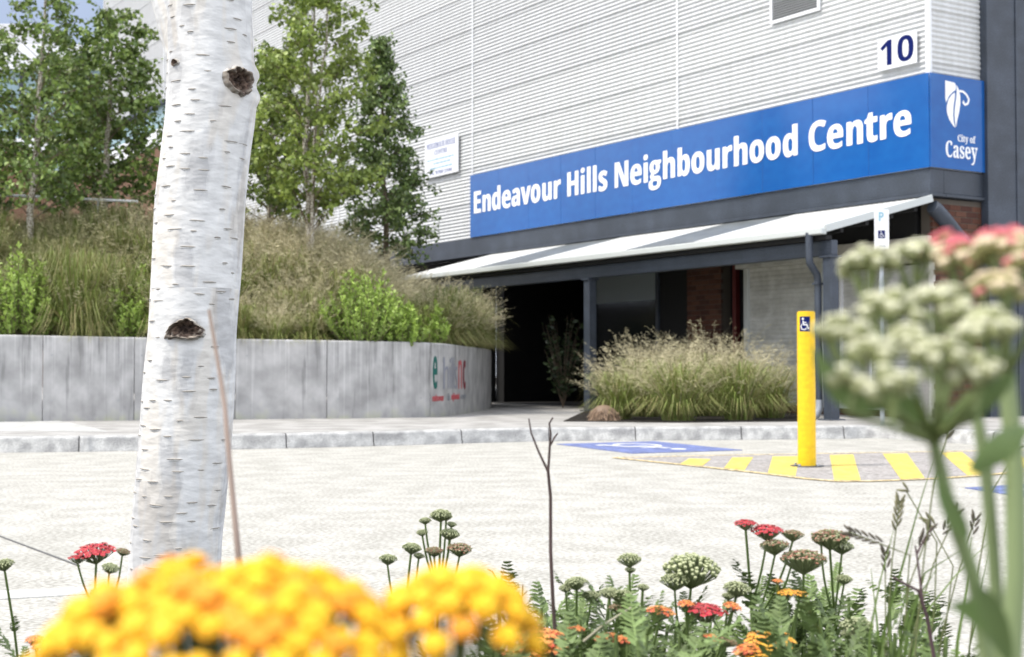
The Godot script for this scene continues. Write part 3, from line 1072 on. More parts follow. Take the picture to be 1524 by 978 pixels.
func planter() -> void:
	wall_line = smooth(WALL, 0.1)
	var L := thing("planter_wall", "grey formed concrete retaining wall with a curved end holding the planted mound", "wall")
	# joints, as distances along the wall
	var cuts: Array[int] = [0, 20, 36, 50]
	for q in [Vector2(-6.202, -19.050), Vector2(-5.031, -19.420), Vector2(-3.813, -19.900), Vector2(-2.605, -20.220), Vector2(-1.210, -20.980)]:
		cuts.push_back(int(round(nearest_on_wall(q) * 10.0)))
	cuts.append_array([cuts[-1] + 26, cuts[-1] + 52, 9999])
	for k in cuts.size() - 1:
		var e: int = mini(cuts[k + 1], wall_line.size() - 1)
		if cuts[k] >= e:
			break
		var b := MB.new()
		for j in range(cuts[k], e + 1):
			var d := (wall_line[mini(j + 1, wall_line.size() - 1)] - wall_line[maxi(j - 1, 0)]).normalized()
			var back := Vector2(d.y, -d.x)
			var at := wall_line[j] + d * (0.004 if j == cuts[k] else (-0.004 if j == e else 0.0))
			var h := wall_top(j * 0.1)
			var prof := [Vector2(0, 0.1), Vector2(0, h - 0.03), Vector2(0, h - 0.012), Vector2(0.012, h), Vector2(0.188, h), Vector2(0.2, h - 0.012), Vector2(0.2, 0.5)]
			for q in prof.size():
				var pr: Vector2 = prof[q]
				var nx: Vector2 = prof[mini(q + 1, prof.size() - 1)] - prof[maxi(q - 1, 0)]
				if q < 2:
					nx = Vector2(0, 1)
				var nn := Vector2(-nx.y, nx.x).normalized()
				var w := at + back * pr.x
				b.p(Vector3(w.x, pr.y, w.y), Vector3(back.x * nn.x, nn.y, back.y * nn.x), Vector2(j * 0.1 + k * 0.37, h - pr.y + pr.x))
		for j in int(e - cuts[k]):
			for q in 6:
				var a: int = j * 7 + q
				b.t(a, a + 7, a + 8)
				b.t(a, a + 8, a + 1)
		part("panel", b.mesh(M.planter), L)
		for f in [0.12, 0.88]:  # plugged form-tie holes
			for hy in [0.42, 1.02]:
				var j := int(lerpf(cuts[k], e, f))
				var d := (wall_line[mini(j + 1, wall_line.size() - 1)] - wall_line[maxi(j - 1, 0)]).normalized()
				var o3 := Vector3(-d.y, 0, d.x)
				var at := Vector3(wall_line[j].x, hy, wall_line[j].y)
				var tb := MB.new()
				tb.tube(PackedVector3Array([at - o3 * 0.01, at + o3 * 0.002]), PackedFloat32Array([0.014, 0.013]), 10)
				part("tie_plug", tb.mesh(M.louvre), L)
	# the centre's painted name on the bend
	var o := thing("wall_logo", "green and red painted lettering on the curved end of the concrete wall", "lettering")
	var start := nearest_on_wall(Vector2(-1.165, -21.050))
	var bend := func(w: Vector3) -> Vector3:
		var s := start + w.x
		var j := clampi(int(s / 0.1), 0, wall_line.size() - 2)
		var q := wall_line[j].lerp(wall_line[j + 1], s / 0.1 - j)
		var d := (wall_line[j + 1] - wall_line[j]).normalized()
		q -= Vector2(d.y, -d.x) * (w.z + 0.004)
		return Vector3(q.x, w.y, q.y)
	var g := mk(lin(0.01, 0.12, 0.10), 0.7)
	var pale := mk(lin(0.27, 0.28, 0.33), 0.8)
	var grey := mk(lin(0.27, 0.28, 0.30), 0.8)
	var red := mk(lin(0.50, 0.10, 0.11), 0.8)
	var deep := mk(lin(0.20, 0.03, 0.04), 0.8)
	letters("e", "Droid Sans", 700, 0.0, 0.17, 0.55, 1.03, 0.002, g, o, bend)
	letters("hills", "Droid Sans", 400, 0.42, 1.62, 0.54, 1.02, 0.002, pale, o, bend)
	letters("n", "Droid Sans", 400, 1.75, 2.15, 0.54, 0.98, 0.002, red, o, bend)
	letters("c", "Droid Sans", 700, 2.3, 2.62, 0.53, 0.98, 0.002, deep, o, bend)
	letters("endeavour", "Droid Sans", 700, -0.02, 0.44, 0.37, 0.47, 0.002, red, o, bend)
	letters("hills", "Droid Sans", 400, 0.62, 0.86, 0.37, 0.48, 0.002, grey, o, bend)
	letters("neighbourhood", "Droid Sans", 700, 1.0, 1.85, 0.35, 0.48, 0.002, red, o, bend)
	letters("centre", "Droid Sans", 400, 2.05, 2.62, 0.38, 0.46, 0.002, grey, o, bend)


func nearest_on_wall(q: Vector2) -> float:
	var best := 0
	for j in wall_line.size():
		if wall_line[j].distance_squared_to(q) < wall_line[best].distance_squared_to(q):
			best = j
	return best * 0.1


# ---------------------------------------------------------------- street furniture
func furniture() -> void:
	var at := Vector3(2.463, 0, -12.091)
	var b0 := thing("bollard", "yellow steel bollard with a small blue wheelchair sticker near its top", "bollard", at)
	var m := MB.new()
	m.tube(PackedVector3Array([Vector3(0, 0, 0), Vector3(0, 1.285, 0), Vector3(0, 1.295, 0), Vector3(0, 1.3, 0)]), PackedFloat32Array([0.075, 0.075, 0.072, 0.066]), 32)
	part("tube", m.mesh(M.yellow_steel), b0)
	var f := MB.new()
	f.tube(PackedVector3Array([Vector3(0, 0.004, 0), Vector3(0, 0.012, 0)]), PackedFloat32Array([0.14, 0.14]), 24)
	part("base_plate", f.mesh(M.steel), b0)
	for k in 4:
		var bolt := MB.new()
		bolt.tube(PackedVector3Array([Vector3(0, 0, 0), Vector3(0, 0.018, 0)]), PackedFloat32Array([0.012, 0.012]), 6)
		var o := part("bolt", bolt.mesh(M.galvanised), b0)
		o.position = Vector3.FORWARD.rotated(Vector3.UP, PI / 4 + k * PI / 2) * 0.112 + Vector3(0, 0.01, 0)
	var st := MB.new()
	for k in 9:
		var a := lerpf(-0.95, 0.25, k / 8.0)
		var nn := Vector3(sin(a), 0, cos(a))
		st.p(nn * 0.0762 + Vector3(0, 1.13, 0), nn)
		st.p(nn * 0.0762 + Vector3(0, 1.255, 0), nn)
	for k in 8:
		st.t(k * 2, k * 2 + 2, k * 2 + 3)
		st.t(k * 2, k * 2 + 3, k * 2 + 1)
	var sticker := part("sticker", st.mesh(M.navy), b0)
	var sy := MB.new()
	wheelchair(sy, Transform3D(Basis.from_scale(Vector3(0.12, 0.12, 1)), Vector3.ZERO))
	for k in sy.v.size():
		var q := sy.v[k]
		var a := q.x / 0.077 - 0.38
		sy.v[k] = Vector3(sin(a) * (0.0775 + q.z * 0.3), q.y + 1.19, cos(a) * (0.0775 + q.z * 0.3))
		sy.n[k] = Vector3(sin(a), 0, cos(a))
	part("wheelchair_symbol", sy.mesh(M.sign_white), sticker)
	# accessible parking sign
	var s0 := thing("parking_sign", "white accessible-parking sign on a thin galvanised pole behind the kerb", "sign", Vector3(4.508, 0.156, -17.6) * Vector3(1, 0, 1) + Vector3(0, 0.146, 0))
	var pole := MB.new()
	pole.rod(Vector3.ZERO, Vector3(0, 2.6, 0), 0.03, 14)
	part("pole", pole.mesh(M.galvanised), s0)
	var plate := boxed("plate", Vector3(-0.09, 2.135, 0.03), Vector3(0.09, 2.63, 0.034), M.sign_white, s0, 0.001)
	letters("P", "Droid Sans", 700, -0.035, 0.025, 2.49, 2.60, 0.036, M.pale_blue, s0)
	boxed("blue_square", Vector3(-0.045, 2.28, 0.0345), Vector3(0.04, 2.375, 0.036), M.navy, s0, 0.0)
	var w2 := MB.new()
	wheelchair(w2, Transform3D(Basis.from_scale(Vector3(0.085, 0.09, 1)), Vector3(-0.002, 2.328, 0.038)))
	part("wheelchair_symbol", w2.mesh(M.sign_white), s0)
	boxed("small_print", Vector3(-0.03, 2.175, 0.0345), Vector3(0.045, 2.185, 0.0355), M.sign_grey, s0, 0.0)
	# low rail behind the mound
	var rl := thing("handrail", "thin white rail behind the grassy mound, under the left-hand birches", "rail")
	var a0 := Vector3(-9.145, 3.671, -23)
	var a1 := Vector3(-5.978, 3.52, -23)
	var rr := MB.new()
	rr.rod(a0, a1, 0.022, 10)
	part("rail", rr.mesh(M.trim), rl)
	for k in 3:
		var q := a0.lerp(a1, (k + 0.4) / 3.0)
		var pm := MB.new()
		pm.rod(q, q - Vector3(0, 1.1, 0), 0.018, 8)
		part("rail_post", pm.mesh(M.galvanised), rl)


# ---------------------------------------------------------------- building far behind the trees
func far_building() -> void:
	var F := thing("glass_fronted_building", "distant white building with pale green glass bands behind the birch trees", "building", Vector3(-29.5, 0, -64), 0.0)
	boxed("wall", Vector3(-14, 0, -8), Vector3(13.5, 15.1, -0.4), M.white_wall, F, 0.0)
	boxed("parapet", Vector3(-14.2, 14.3, -0.4), Vector3(13.7, 15.4, 0.1), M.trim, F, 0.02)
	boxed("stair_tower", Vector3(5.0, 15.4, -5), Vector3(8.0, 16.6, -1), M.white_wall, F, 0.02)
	boxed("floor_band", Vector3(-14.2, 10.6, -0.4), Vector3(13.7, 11.2, 0.1), M.trim, F, 0.02)
	boxed("roof_rail", Vector3(-14.2, 15.4, -0.2), Vector3(4.9, 15.5, -0.1), M.steel, F, 0.01)
	boxed("brick_storey", Vector3(-14.2, 0, -0.4), Vector3(13.7, 10.599, 0.12), M.tan_brick, F, 0.02)
	for k in 14:
		var x := -13.9 + k * 1.96
		for row in [[11.2, 14.3]]:
			var win := holder("window", F)
			boxed("pane", Vector3(x, row[0], -0.3), Vector3(x + 1.8, row[1], -0.27), M.teal_glass, win, 0.0)
			boxed("mullion", Vector3(x + 1.8, row[0], -0.39), Vector3(x + 1.96, row[1], -0.12), M.steel if k % 4 == 2 else M.trim, win, 0.01)


# ---------------------------------------------------------------- plants on the mound
func mound_height(x: float, z: float) -> float:
	# climbs from the wall to a broad back about 1.2 m above it
	var best := 99.0
	for j in range(0, wall_line.size(), 6):
		best = minf(best, wall_line[j].distance_to(Vector2(x, z)))
	return 1.12 + 1.25 * smoothstep(0.3, 3.6, best)


func mound() -> void:
	var b := MB.new()
	var nx := 44
	var nz := 30
	# rows run back from the inner face of the wall
	for j in range(0, nx + 1):
		var q := wall_line[int(float(j) / nx * (wall_line.size() - 12))]
		for k in nz + 1:
			var f := float(k) / nz
			var far := Vector2(q.x * 1.25 - 2.2, -34.0)
			var a := q + Vector2(-0.02, -0.1)
			var w := a.lerp(far, f * f * 0.98)
			var h := mound_height(w.x, w.y) + 0.05 * sin(w.x * 3.0 + w.y * 2.0)
			b.p(Vector3(w.x, h, w.y), Vector3.UP)
	for j in nx:
		for k in nz:
			var a := j * (nz + 1) + k
			b.t(a, a + nz + 1, a + nz + 2)
			b.t(a, a + nz + 2, a + 1)
	struct("planted_mound", b.mesh(M.soil), "dark soil of the planted mound behind the concrete wall", "garden bed")


# an arching tussock: blades, then airy plumes on thin stalks
func tussock(blades: int, h: float, spread: float, stalks: int, ph: float, green: Color, straw: Color, plume: Color) -> Array:
	var b := MB.new()
	for k in blades:
		var a := rf(0, TAU)
		var o := Vector3(cos(a), 0, sin(a))
		var r := rf(0, 0.10)
		var lean := rf(0.1, 1.0) * spread
		var hh := h * rf(0.55, 1.1)
		var droop := hh * rf(0.0, 0.45) * (lean / spread)
		var base := Vector3(rf(-1, 1), 0, rf(-1, 1)) * 0.12 + o * r
		var pts := PackedVector3Array([base, base + o * lean * 0.22 + Vector3(0, hh * 0.55, 0), base + o * lean * 0.6 + Vector3(0, hh * 0.95, 0), base + o * lean + Vector3(0, hh - droop, 0)])
		var w := rf(0.003, 0.0055)
		var c := green.lerp(straw, clampf(rf(-0.5, 0.9), 0, 1)) * rf(0.7, 1.25)
		c.a = 1.0
		b.ribbon(pts, PackedFloat32Array([w, w, w * 0.8, 0.0005]), o.cross(Vector3.UP).rotated(Vector3.UP, rf(-0.8, 0.8)), 0.15, PackedColorArray([c * 0.9, c, c, c.lerp(straw, 0.5)]))
	for k in blades / 4:
		var a := rf(0, TAU)
		var o := Vector3(cos(a), 0, sin(a))
		var lean := rf(0.6, 1.15) * spread
		var hh := h * rf(0.25, 0.5)
		var base := o * rf(0.03, 0.14)
		var w := rf(0.003, 0.0055)
		var c := green.lerp(straw, clampf(rf(-0.2, 1.1), 0, 1)) * rf(0.7, 1.25)
		c.a = 1.0
		b.ribbon(PackedVector3Array([base, base + o * lean * 0.35 + Vector3(0, hh * 0.8, 0), base + o * lean * 0.75 + Vector3(0, hh, 0), base + o * lean * 1.1 + Vector3(0, hh * 0.35, 0)]), PackedFloat32Array([w, w, w * 0.8, 0.0005]), o.cross(Vector3.UP).rotated(Vector3.UP, rf(-0.8, 0.8)), 0.15, PackedColorArray([c * 0.9, c, c, c.lerp(straw, 0.6)]))
	var p := MB.new()
	for k in stalks:
		var a := rf(0, TAU)
		var o := Vector3(cos(a), 0, sin(a))
		var lean := rf(0.15, 1.0) * spread * 1.15
		var hh := ph * rf(0.55, 1.08)
		var droop := hh * rf(0.05, 0.3) * lean / spread
		var base := o * rf(0, 0.1)
		var tip := base + o * lean + Vector3(0, hh - droop, 0)
		var mid := base + o * lean * 0.3 + Vector3(0, hh * 0.62, 0)
		var c := plume * rf(0.7, 1.3)
		c.a = 1.0
		var line := PackedVector3Array()
		for s in 5:
			var f := s / 4.0
			line.push_back(base * (1 - f) * (1 - f) + mid * 2.0 * f * (1 - f) + tip * f * f)
		p.ribbon(line, PackedFloat32Array([0.002, 0.002, 0.0018, 0.0015, 0.0008]), Vector3(rf(-1, 1), 0.1, rf(-1, 1)).normalized(), 0.0, PackedColorArray([c.lerp(green, 0.6), c, c, c, c]))
		for s in 18:
			var f := rf(0.55, 1.0)
			var q := base * (1 - f) * (1 - f) + mid * 2.0 * f * (1 - f) + tip * f * f
			var dir := (o * rf(0.0, 1.0) + Vector3(rf(-1, 1), rf(-0.35, 0.7), rf(-1, 1))).normalized()
			var l := rf(0.04, 0.13) * (1.35 - f)
			var e := q + dir * l * 1.4
			var sd := dir.cross(Vector3(rf(-1, 1), rf(-1, 1), rf(-1, 1))).normalized() * rf(0.002, 0.0042)
			p.col = (c * rf(0.8, 1.25))
			p.col.a = 1.0
			p.tri(q, q.lerp(e, 0.6) + sd, e)
			p.tri(q, e, q.lerp(e, 0.6) - sd)
	return [b.mesh(M.blade), p.mesh(M.blade)]


func clump(called: String, label: String, group: String, kind: Array, at: Vector3, s: float) -> Node3D:
	var o := thing(called, label, "ornamental grass", at, rf(0, TAU), group)
	part("blades", kind[0], o).set_meta("kind", "stuff")
	part("plumes", kind[1], o).set_meta("kind", "stuff")
	o.scale = Vector3(s * rf(0.92, 1.08), s, s * rf(0.92, 1.08))
	return o


func grasses() -> void:
	var green := Color(0.165, 0.225, 0.05)
	var straw := Color(0.26, 0.22, 0.10)
	var brown := Color(0.34, 0.32, 0.17)
	var tan := Color(0.50, 0.45, 0.29)
	var G := []
	for k in 4:
		G.push_back(tussock(520, rf(0.8, 1.0), 0.58, 80, 1.2, green, straw, brown))
	var T := []
	for k in 3:
		T.push_back(tussock(560, 0.74, 0.72, 150, 1.12, green * 1.35, straw * 1.2, tan))
	var F := []
	for k in 3:
		F.push_back(tussock(640, [0.85, 1.0, 1.18][k], 0.62, 26, 1.2, Color(0.175, 0.235, 0.05), straw * 1.1, tan))
	# on the mound: rows that run back from the wall
	var rows := [[0.42, 0.62], [1.05, 0.62], [1.75, 0.66], [2.5, 0.7], [3.3, 0.75], [4.3, 0.85], [5.5, 1.0]]
	for r in rows.size():
		var s := 4.4 + (r % 2) * 0.35
		while s < wall_line.size() * 0.1 - 3.6:
			var j := int(s / 0.1)
			var d := (wall_line[mini(j + 2, wall_line.size() - 1)] - wall_line[maxi(j - 2, 0)]).normalized()
			var inward := Vector2(d.y, -d.x)
			var q: Vector2 = wall_line[j] + inward * (rows[r][0] + rf(-0.12, 0.12)) + d * rf(-0.1, 0.1)
			s += rows[r][1]
			if q.x > 0.4 or q.x < -9.8 or in_shrub(q):
				continue
			var bend := s > 15.2
			var front := r < 2
			var label := "green tussock with drooping tan plumes at the curved end of the concrete wall" if bend else ("green arching tussock rooted just behind the straight concrete wall" if front else "brown-plumed tussock in the grass massed on the mound below the birches")
			var grp := "tussocks at the curved end of the wall" if bend else ("tussocks just behind the straight wall" if front else "tussocks massed on the mound")
			var kinds: Array = (T if r else F + T) if bend else (F if front else G)
			clump("tussock_grass", label, grp, kinds[R.randi() % kinds.size()], Vector3(q.x, mound_height(q.x, q.y) - 0.03, q.y), rf(0.72, 1.22) * (0.95 if front else 1.0))
	# beside the path, in front of the awning posts
	var bush := [[Vector3(1.473, 0.15, -19.824), 0.76], [Vector3(1.955, 0.15, -21.043), 0.98], [Vector3(2.219, 0.15, -19.266), 0.9], [Vector3(2.918, 0.15, -21.372), 1.08], [Vector3(3.068, 0.15, -19.541), 0.92], [Vector3(3.641, 0.15, -20.416), 0.86], [Vector3(2.169, 0.15, -23.58), 0.95], [Vector3(2.764, 0.15, -23.994), 1.1], [Vector3(3.6, 0.15, -23.994), 1.02]]
	var bed := []
	for q: Vector3 in [Vector3(0.671, 0.15, -18.999), Vector3(1.248, 0.15, -24.422), Vector3(4.584, 0.15, -26.814), Vector3(4.882, 0.15, -23.994), Vector3(3.909, 0.15, -18.999), Vector3(2.043, 0.15, -18.486)]:
		bed.push_back(Vector2(q.x, q.z))
	sheet("grass_bed", PackedVector2Array(bed), 0.152, M.soil, "dark soil under the tall grasses beside the path", "garden bed")
	var said := ["tan-plumed tussock at the path end of the row in front of the posts", "tan-plumed tussock second from the path, in front of the awning posts", "low full tussock in the middle of the row along the kerb", "tallest tan-plumed tussock, in front of the dark doorway", "tan-plumed tussock on the kerb in front of the red door frame", "tan-plumed tussock nearest the yellow bollard, before the roller shutter", "green-based tussock standing behind the path end of the row, by the middle post", "tussock behind the row, before the dark window", "tussock behind the row, before the brick pier"]
	for k in bush.size():
		var q: Vector3 = bush[k][0]
		clump("path_tussock", said[k], "tall grasses beside the path", T[k % 3], q, bush[k][1] * 1.13)
	# a dead clipped tussock at its foot
	var dead := MB.new()
	for k in 420:
		var a := rf(0, TAU)
		var e := rf(0.05, 1.0)
		var dir := Vector3(cos(a) * cos(e), sin(e), sin(a) * cos(e))
		var tip := dir * rf(0.85, 1.0) * 0.26
		var c := Color(0.36, 0.25, 0.17) * rf(0.6, 1.25)
		c.a = 1
		var sag := Vector3(0, -0.05, 0)
		dead.ribbon(PackedVector3Array([dir * 0.08, dir * 0.18 + Vector3(0, 0.02, 0), tip + sag]), PackedFloat32Array([0.006, 0.006, 0.002]), dir.cross(Vector3(rf(-1, 1), rf(-1, 1), rf(-1, 1))).normalized(), 0.1, PackedColorArray([c, c, c]))
	dead.col = Color(0.22, 0.15, 0.1)
	dead.ball(Vector3(0, 0.02, 0), Vector3(0.2, 0.19, 0.18), 8, 12)
	var dm := part("dead_tussock", dead.mesh(M.blade), self)
	dm.position = Vector3(1.226, 0.15, -19.403) + Vector3(0, 0.0, 0.1)
	tag(dm, "low mound of dry tan clippings at the path end of the tall grasses", "dead grass")


var SHRUBS := [
	[Vector3(-2.178, 1.203, -20.9), 0.76, 1.2, "bright green leafy shrub behind the wall, right of the white trunk"],
	[Vector3(-1.575, 1.222, -20.9), 0.36, 0.72, "smaller bright green shrub at the right side of the largest one behind the wall"],
	[Vector3(-6.659, 1.238, -19.5), 0.6, 1.35, "bright green shrub at the left edge, below the thin white birch stem"],
	[Vector3(-5.342, 1.22, -19.9), 0.42, 0.95, "fresh green shrub behind the wall, just left of the white trunk"],
	[Vector3(-5.945, 1.6, -20.6), 0.2, 0.95, "narrow upright green shrub in the grass left of the white trunk"],
	[Vector3(-5.396, 1.615, -21), 0.25, 0.85, "green shrub half hidden behind the left side of the white trunk"],
	[Vector3(-1.182, 1.562, -21.7), 0.24, 0.8, "small green shrub among the tan plumes near the bend of the wall"]]


func in_shrub(q: Vector2) -> bool:
	for s in SHRUBS:
		if Vector2(s[0].x, s[0].z).distance_to(q) < s[1] * 0.95:
			return true
	return false


func leaf_mesh(l: float, w: float, fold := 0.25, curl := 0.12) -> ArrayMesh:
	var b := MB.new()
	b.ribbon(PackedVector3Array([Vector3.ZERO, Vector3(0, l * 0.35, l * curl * 0.4), Vector3(0, l * 0.7, l * curl * 0.2), Vector3(0, l, -l * curl)]), PackedFloat32Array([w * 0.1, w, w * 0.72, 0.0002]), Vector3.RIGHT, fold)
	return b.mesh(M.leaf)


func oriented(dir: Vector3, at: Vector3, s: float) -> Transform3D:
	var y := dir.normalized()
	var x := y.cross(Vector3(rf(-1, 1), rf(-1, 1), rf(-1, 1))).normalized()
	return Transform3D(Basis(x * s, y * s, x.cross(y) * s), at)


func shrubs() -> void:
	var leaf := leaf_mesh(0.066, 0.0125)
	for s in SHRUBS:
		var at: Vector3 = s[0]
		at.y = mound_height(at.x, at.z) - 0.05
		var o := thing("leafy_shrub", s[3], "shrub", at)
		var stems := MB.new()
		var where: Array[Transform3D] = []
		var tint := PackedColorArray()
		var r: float = s[1]
		var h: float = s[2]
		for k in int(95 * r / 0.5):
			var a := rf(0, TAU)
			var q := sqrt(rf(0, 1)) * r
			var hh := h * (1.0 - 0.55 * (q / r) * (q / r)) * rf(0.72, 1.08)
			var tip := Vector3(cos(a) * q, hh, sin(a) * q)
			var base := Vector3(cos(a) * q * 0.3, 0, sin(a) * q * 0.3)
			var mid := base.lerp(tip, 0.55) + Vector3(cos(a), 0, sin(a)) * q * 0.12
			stems.tube(PackedVector3Array([base, mid, tip]), PackedFloat32Array([0.006, 0.004, 0.002]), 4, false)
			var tone := rf(0.75, 1.25)
			for j in 44:
				var f := rf(0.2, 1.0)
				var p := base.lerp(mid, f * 2.0) if f < 0.5 else mid.lerp(tip, f * 2.0 - 1.0)
				var d := Vector3(rf(-1, 1), rf(0.25, 1.3), rf(-1, 1)).normalized()
				where.push_back(oriented(d, p, rf(0.7, 1.25)))
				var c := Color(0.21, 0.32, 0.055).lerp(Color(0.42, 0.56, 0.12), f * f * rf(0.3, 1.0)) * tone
				c.a = 1
				tint.push_back(c)
		part("stems", stems.mesh(M.twig), o).set_meta("kind", "stuff")
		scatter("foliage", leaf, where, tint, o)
	# dark shrub in the shade of the porch
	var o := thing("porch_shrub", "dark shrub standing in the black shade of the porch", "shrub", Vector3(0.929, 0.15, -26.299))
	var stems := MB.new()
	var where: Array[Transform3D] = []
	var tint := PackedColorArray()
	for k in 46:
		var a := rf(0, TAU)
		var tip := Vector3(cos(a) * rf(0.1, 0.45), rf(0.5, 1.75), sin(a) * rf(0.1, 0.45))
		stems.tube(PackedVector3Array([Vector3.ZERO, tip * Vector3(0.5, 0.6, 0.5), tip]), PackedFloat32Array([0.008, 0.005, 0.002]), 4, false)
		for j in 12:
			var f := rf(0.35, 1.0)
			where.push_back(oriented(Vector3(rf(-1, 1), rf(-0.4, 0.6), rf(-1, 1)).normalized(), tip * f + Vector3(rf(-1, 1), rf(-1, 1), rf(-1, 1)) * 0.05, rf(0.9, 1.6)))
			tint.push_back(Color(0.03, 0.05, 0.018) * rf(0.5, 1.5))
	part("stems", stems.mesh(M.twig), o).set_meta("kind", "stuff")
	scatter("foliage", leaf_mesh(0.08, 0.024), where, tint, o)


# a tree: trunk along given points, limbs by height, twigs, hanging leaves
func tree(called: String, label: String, trunk: Array, rad: float, limbs: int, from: float, reach: Array, rise: float, leaves: int, size: float, dark: Color, light: Color, white := true, stems := 1) -> void:
	var base: Vector3 = trunk[0]
	var o := thing(called, label, "tree", base)
	var tmat: Material = M.bark_far if white else M.twig
	var limb := MB.new()
	var where: Array[Transform3D] = []
	var tint := PackedColorArray()
	for st in stems:
		var pts := PackedVector3Array()
		var radii := PackedFloat32Array()
		var cv := Curve3D.new()
		var off := Vector3(rf(-1, 1), 0, rf(-1, 1)) * (0.0 if st == 0 else 0.9)
		for k in trunk.size():
			var q: Vector3 = trunk[k] - base
			var f := float(k) / (trunk.size() - 1)
			cv.add_point(q + off * f * 0.9 + (off * 0.1 if st else Vector3.ZERO))
		var long := cv.get_baked_length()
		for k in 13:
			pts.push_back(cv.sample_baked(long * k / 12.0, true) + (Vector3(rf(-1, 1), 0, rf(-1, 1)) * 0.025 if k else Vector3.ZERO))
			radii.push_back(rad * (1.0 if st == 0 else 0.6) * pow(1.0 - k / 12.5, 0.8) + 0.004)
		var b := MB.new()
		b.tube(pts, radii, 9)
		part("trunk", b.mesh(tmat), o)
		var cnt := int(limbs / stems)
		for k in cnt:
			var f := from + (1.0 - from) * (k + rf(0, 0.9)) / cnt
			var at := cv.sample_baked(long * f, true)
			var a := k * 2.39996 + rf(-0.5, 0.5)
			var t := (f - from) / (1.0 - from)
			var r: float = lerpf(reach[0], reach[1], t / 0.35) if t < 0.35 else lerpf(reach[1], reach[2], (t - 0.35) / 0.65)
			r *= rf(0.7, 1.1)
			var dir := Vector3(cos(a), 0, sin(a))
			var up := rise * r * rf(0.7, 1.3)
			var tip := at + dir * r + Vector3(0, up, 0)
			var mid := at + dir * r * 0.5 + Vector3(0, up * 0.68, 0)
			limb.tube(PackedVector3Array([at, mid, tip]), PackedFloat32Array([rad * 0.17 * (1.1 - t), rad * 0.09 * (1.1 - t) + 0.003, 0.003]), 5, false)
			var share := int(ceil(leaves * (0.35 + r) / (limbs * (0.35 + reach[1] * 0.75))))
			var twigs := 4 + int(r * 5)
			for j in twigs:
				var g := rf(0.3, 1.0)
				var p := at.lerp(mid, g * 2) if g < 0.5 else mid.lerp(tip, g * 2 - 1)
				var td := (dir * rf(0.0, 0.8) + Vector3(rf(-1, 1), rf(-0.5, 0.7) + rise * 0.3, rf(-1, 1))).normalized()
				var e := p + td * rf(0.18, 0.5) * (0.5 + r * 0.5)
				limb.tube(PackedVector3Array([p, e]), PackedFloat32Array([0.004, 0.002]), 3, false)
				var tone := rf(0.65, 1.3)
				for q in int(ceil(float(share) / twigs)):
					var h := rf(0.1, 1.05)
					var lp := p.lerp(e, h) + Vector3(rf(-1, 1), rf(-1, 0.6), rf(-1, 1)) * 0.075
					where.push_back(oriented(Vector3(rf(-1, 1), rf(-1.3, 0.35), rf(-1, 1)), lp, rf(0.7, 1.25)))
					var c := dark.lerp(light, clampf(rf(-0.2, 1.0), 0, 1)) * tone
					c.a = 1
					tint.push_back(c)
	part("branches", limb.mesh(M.twig), o).set_meta("kind", "stuff")
	scatter("crown", leaf_mesh(size, size * 0.36, 0.2, 0.15), where, tint, o)


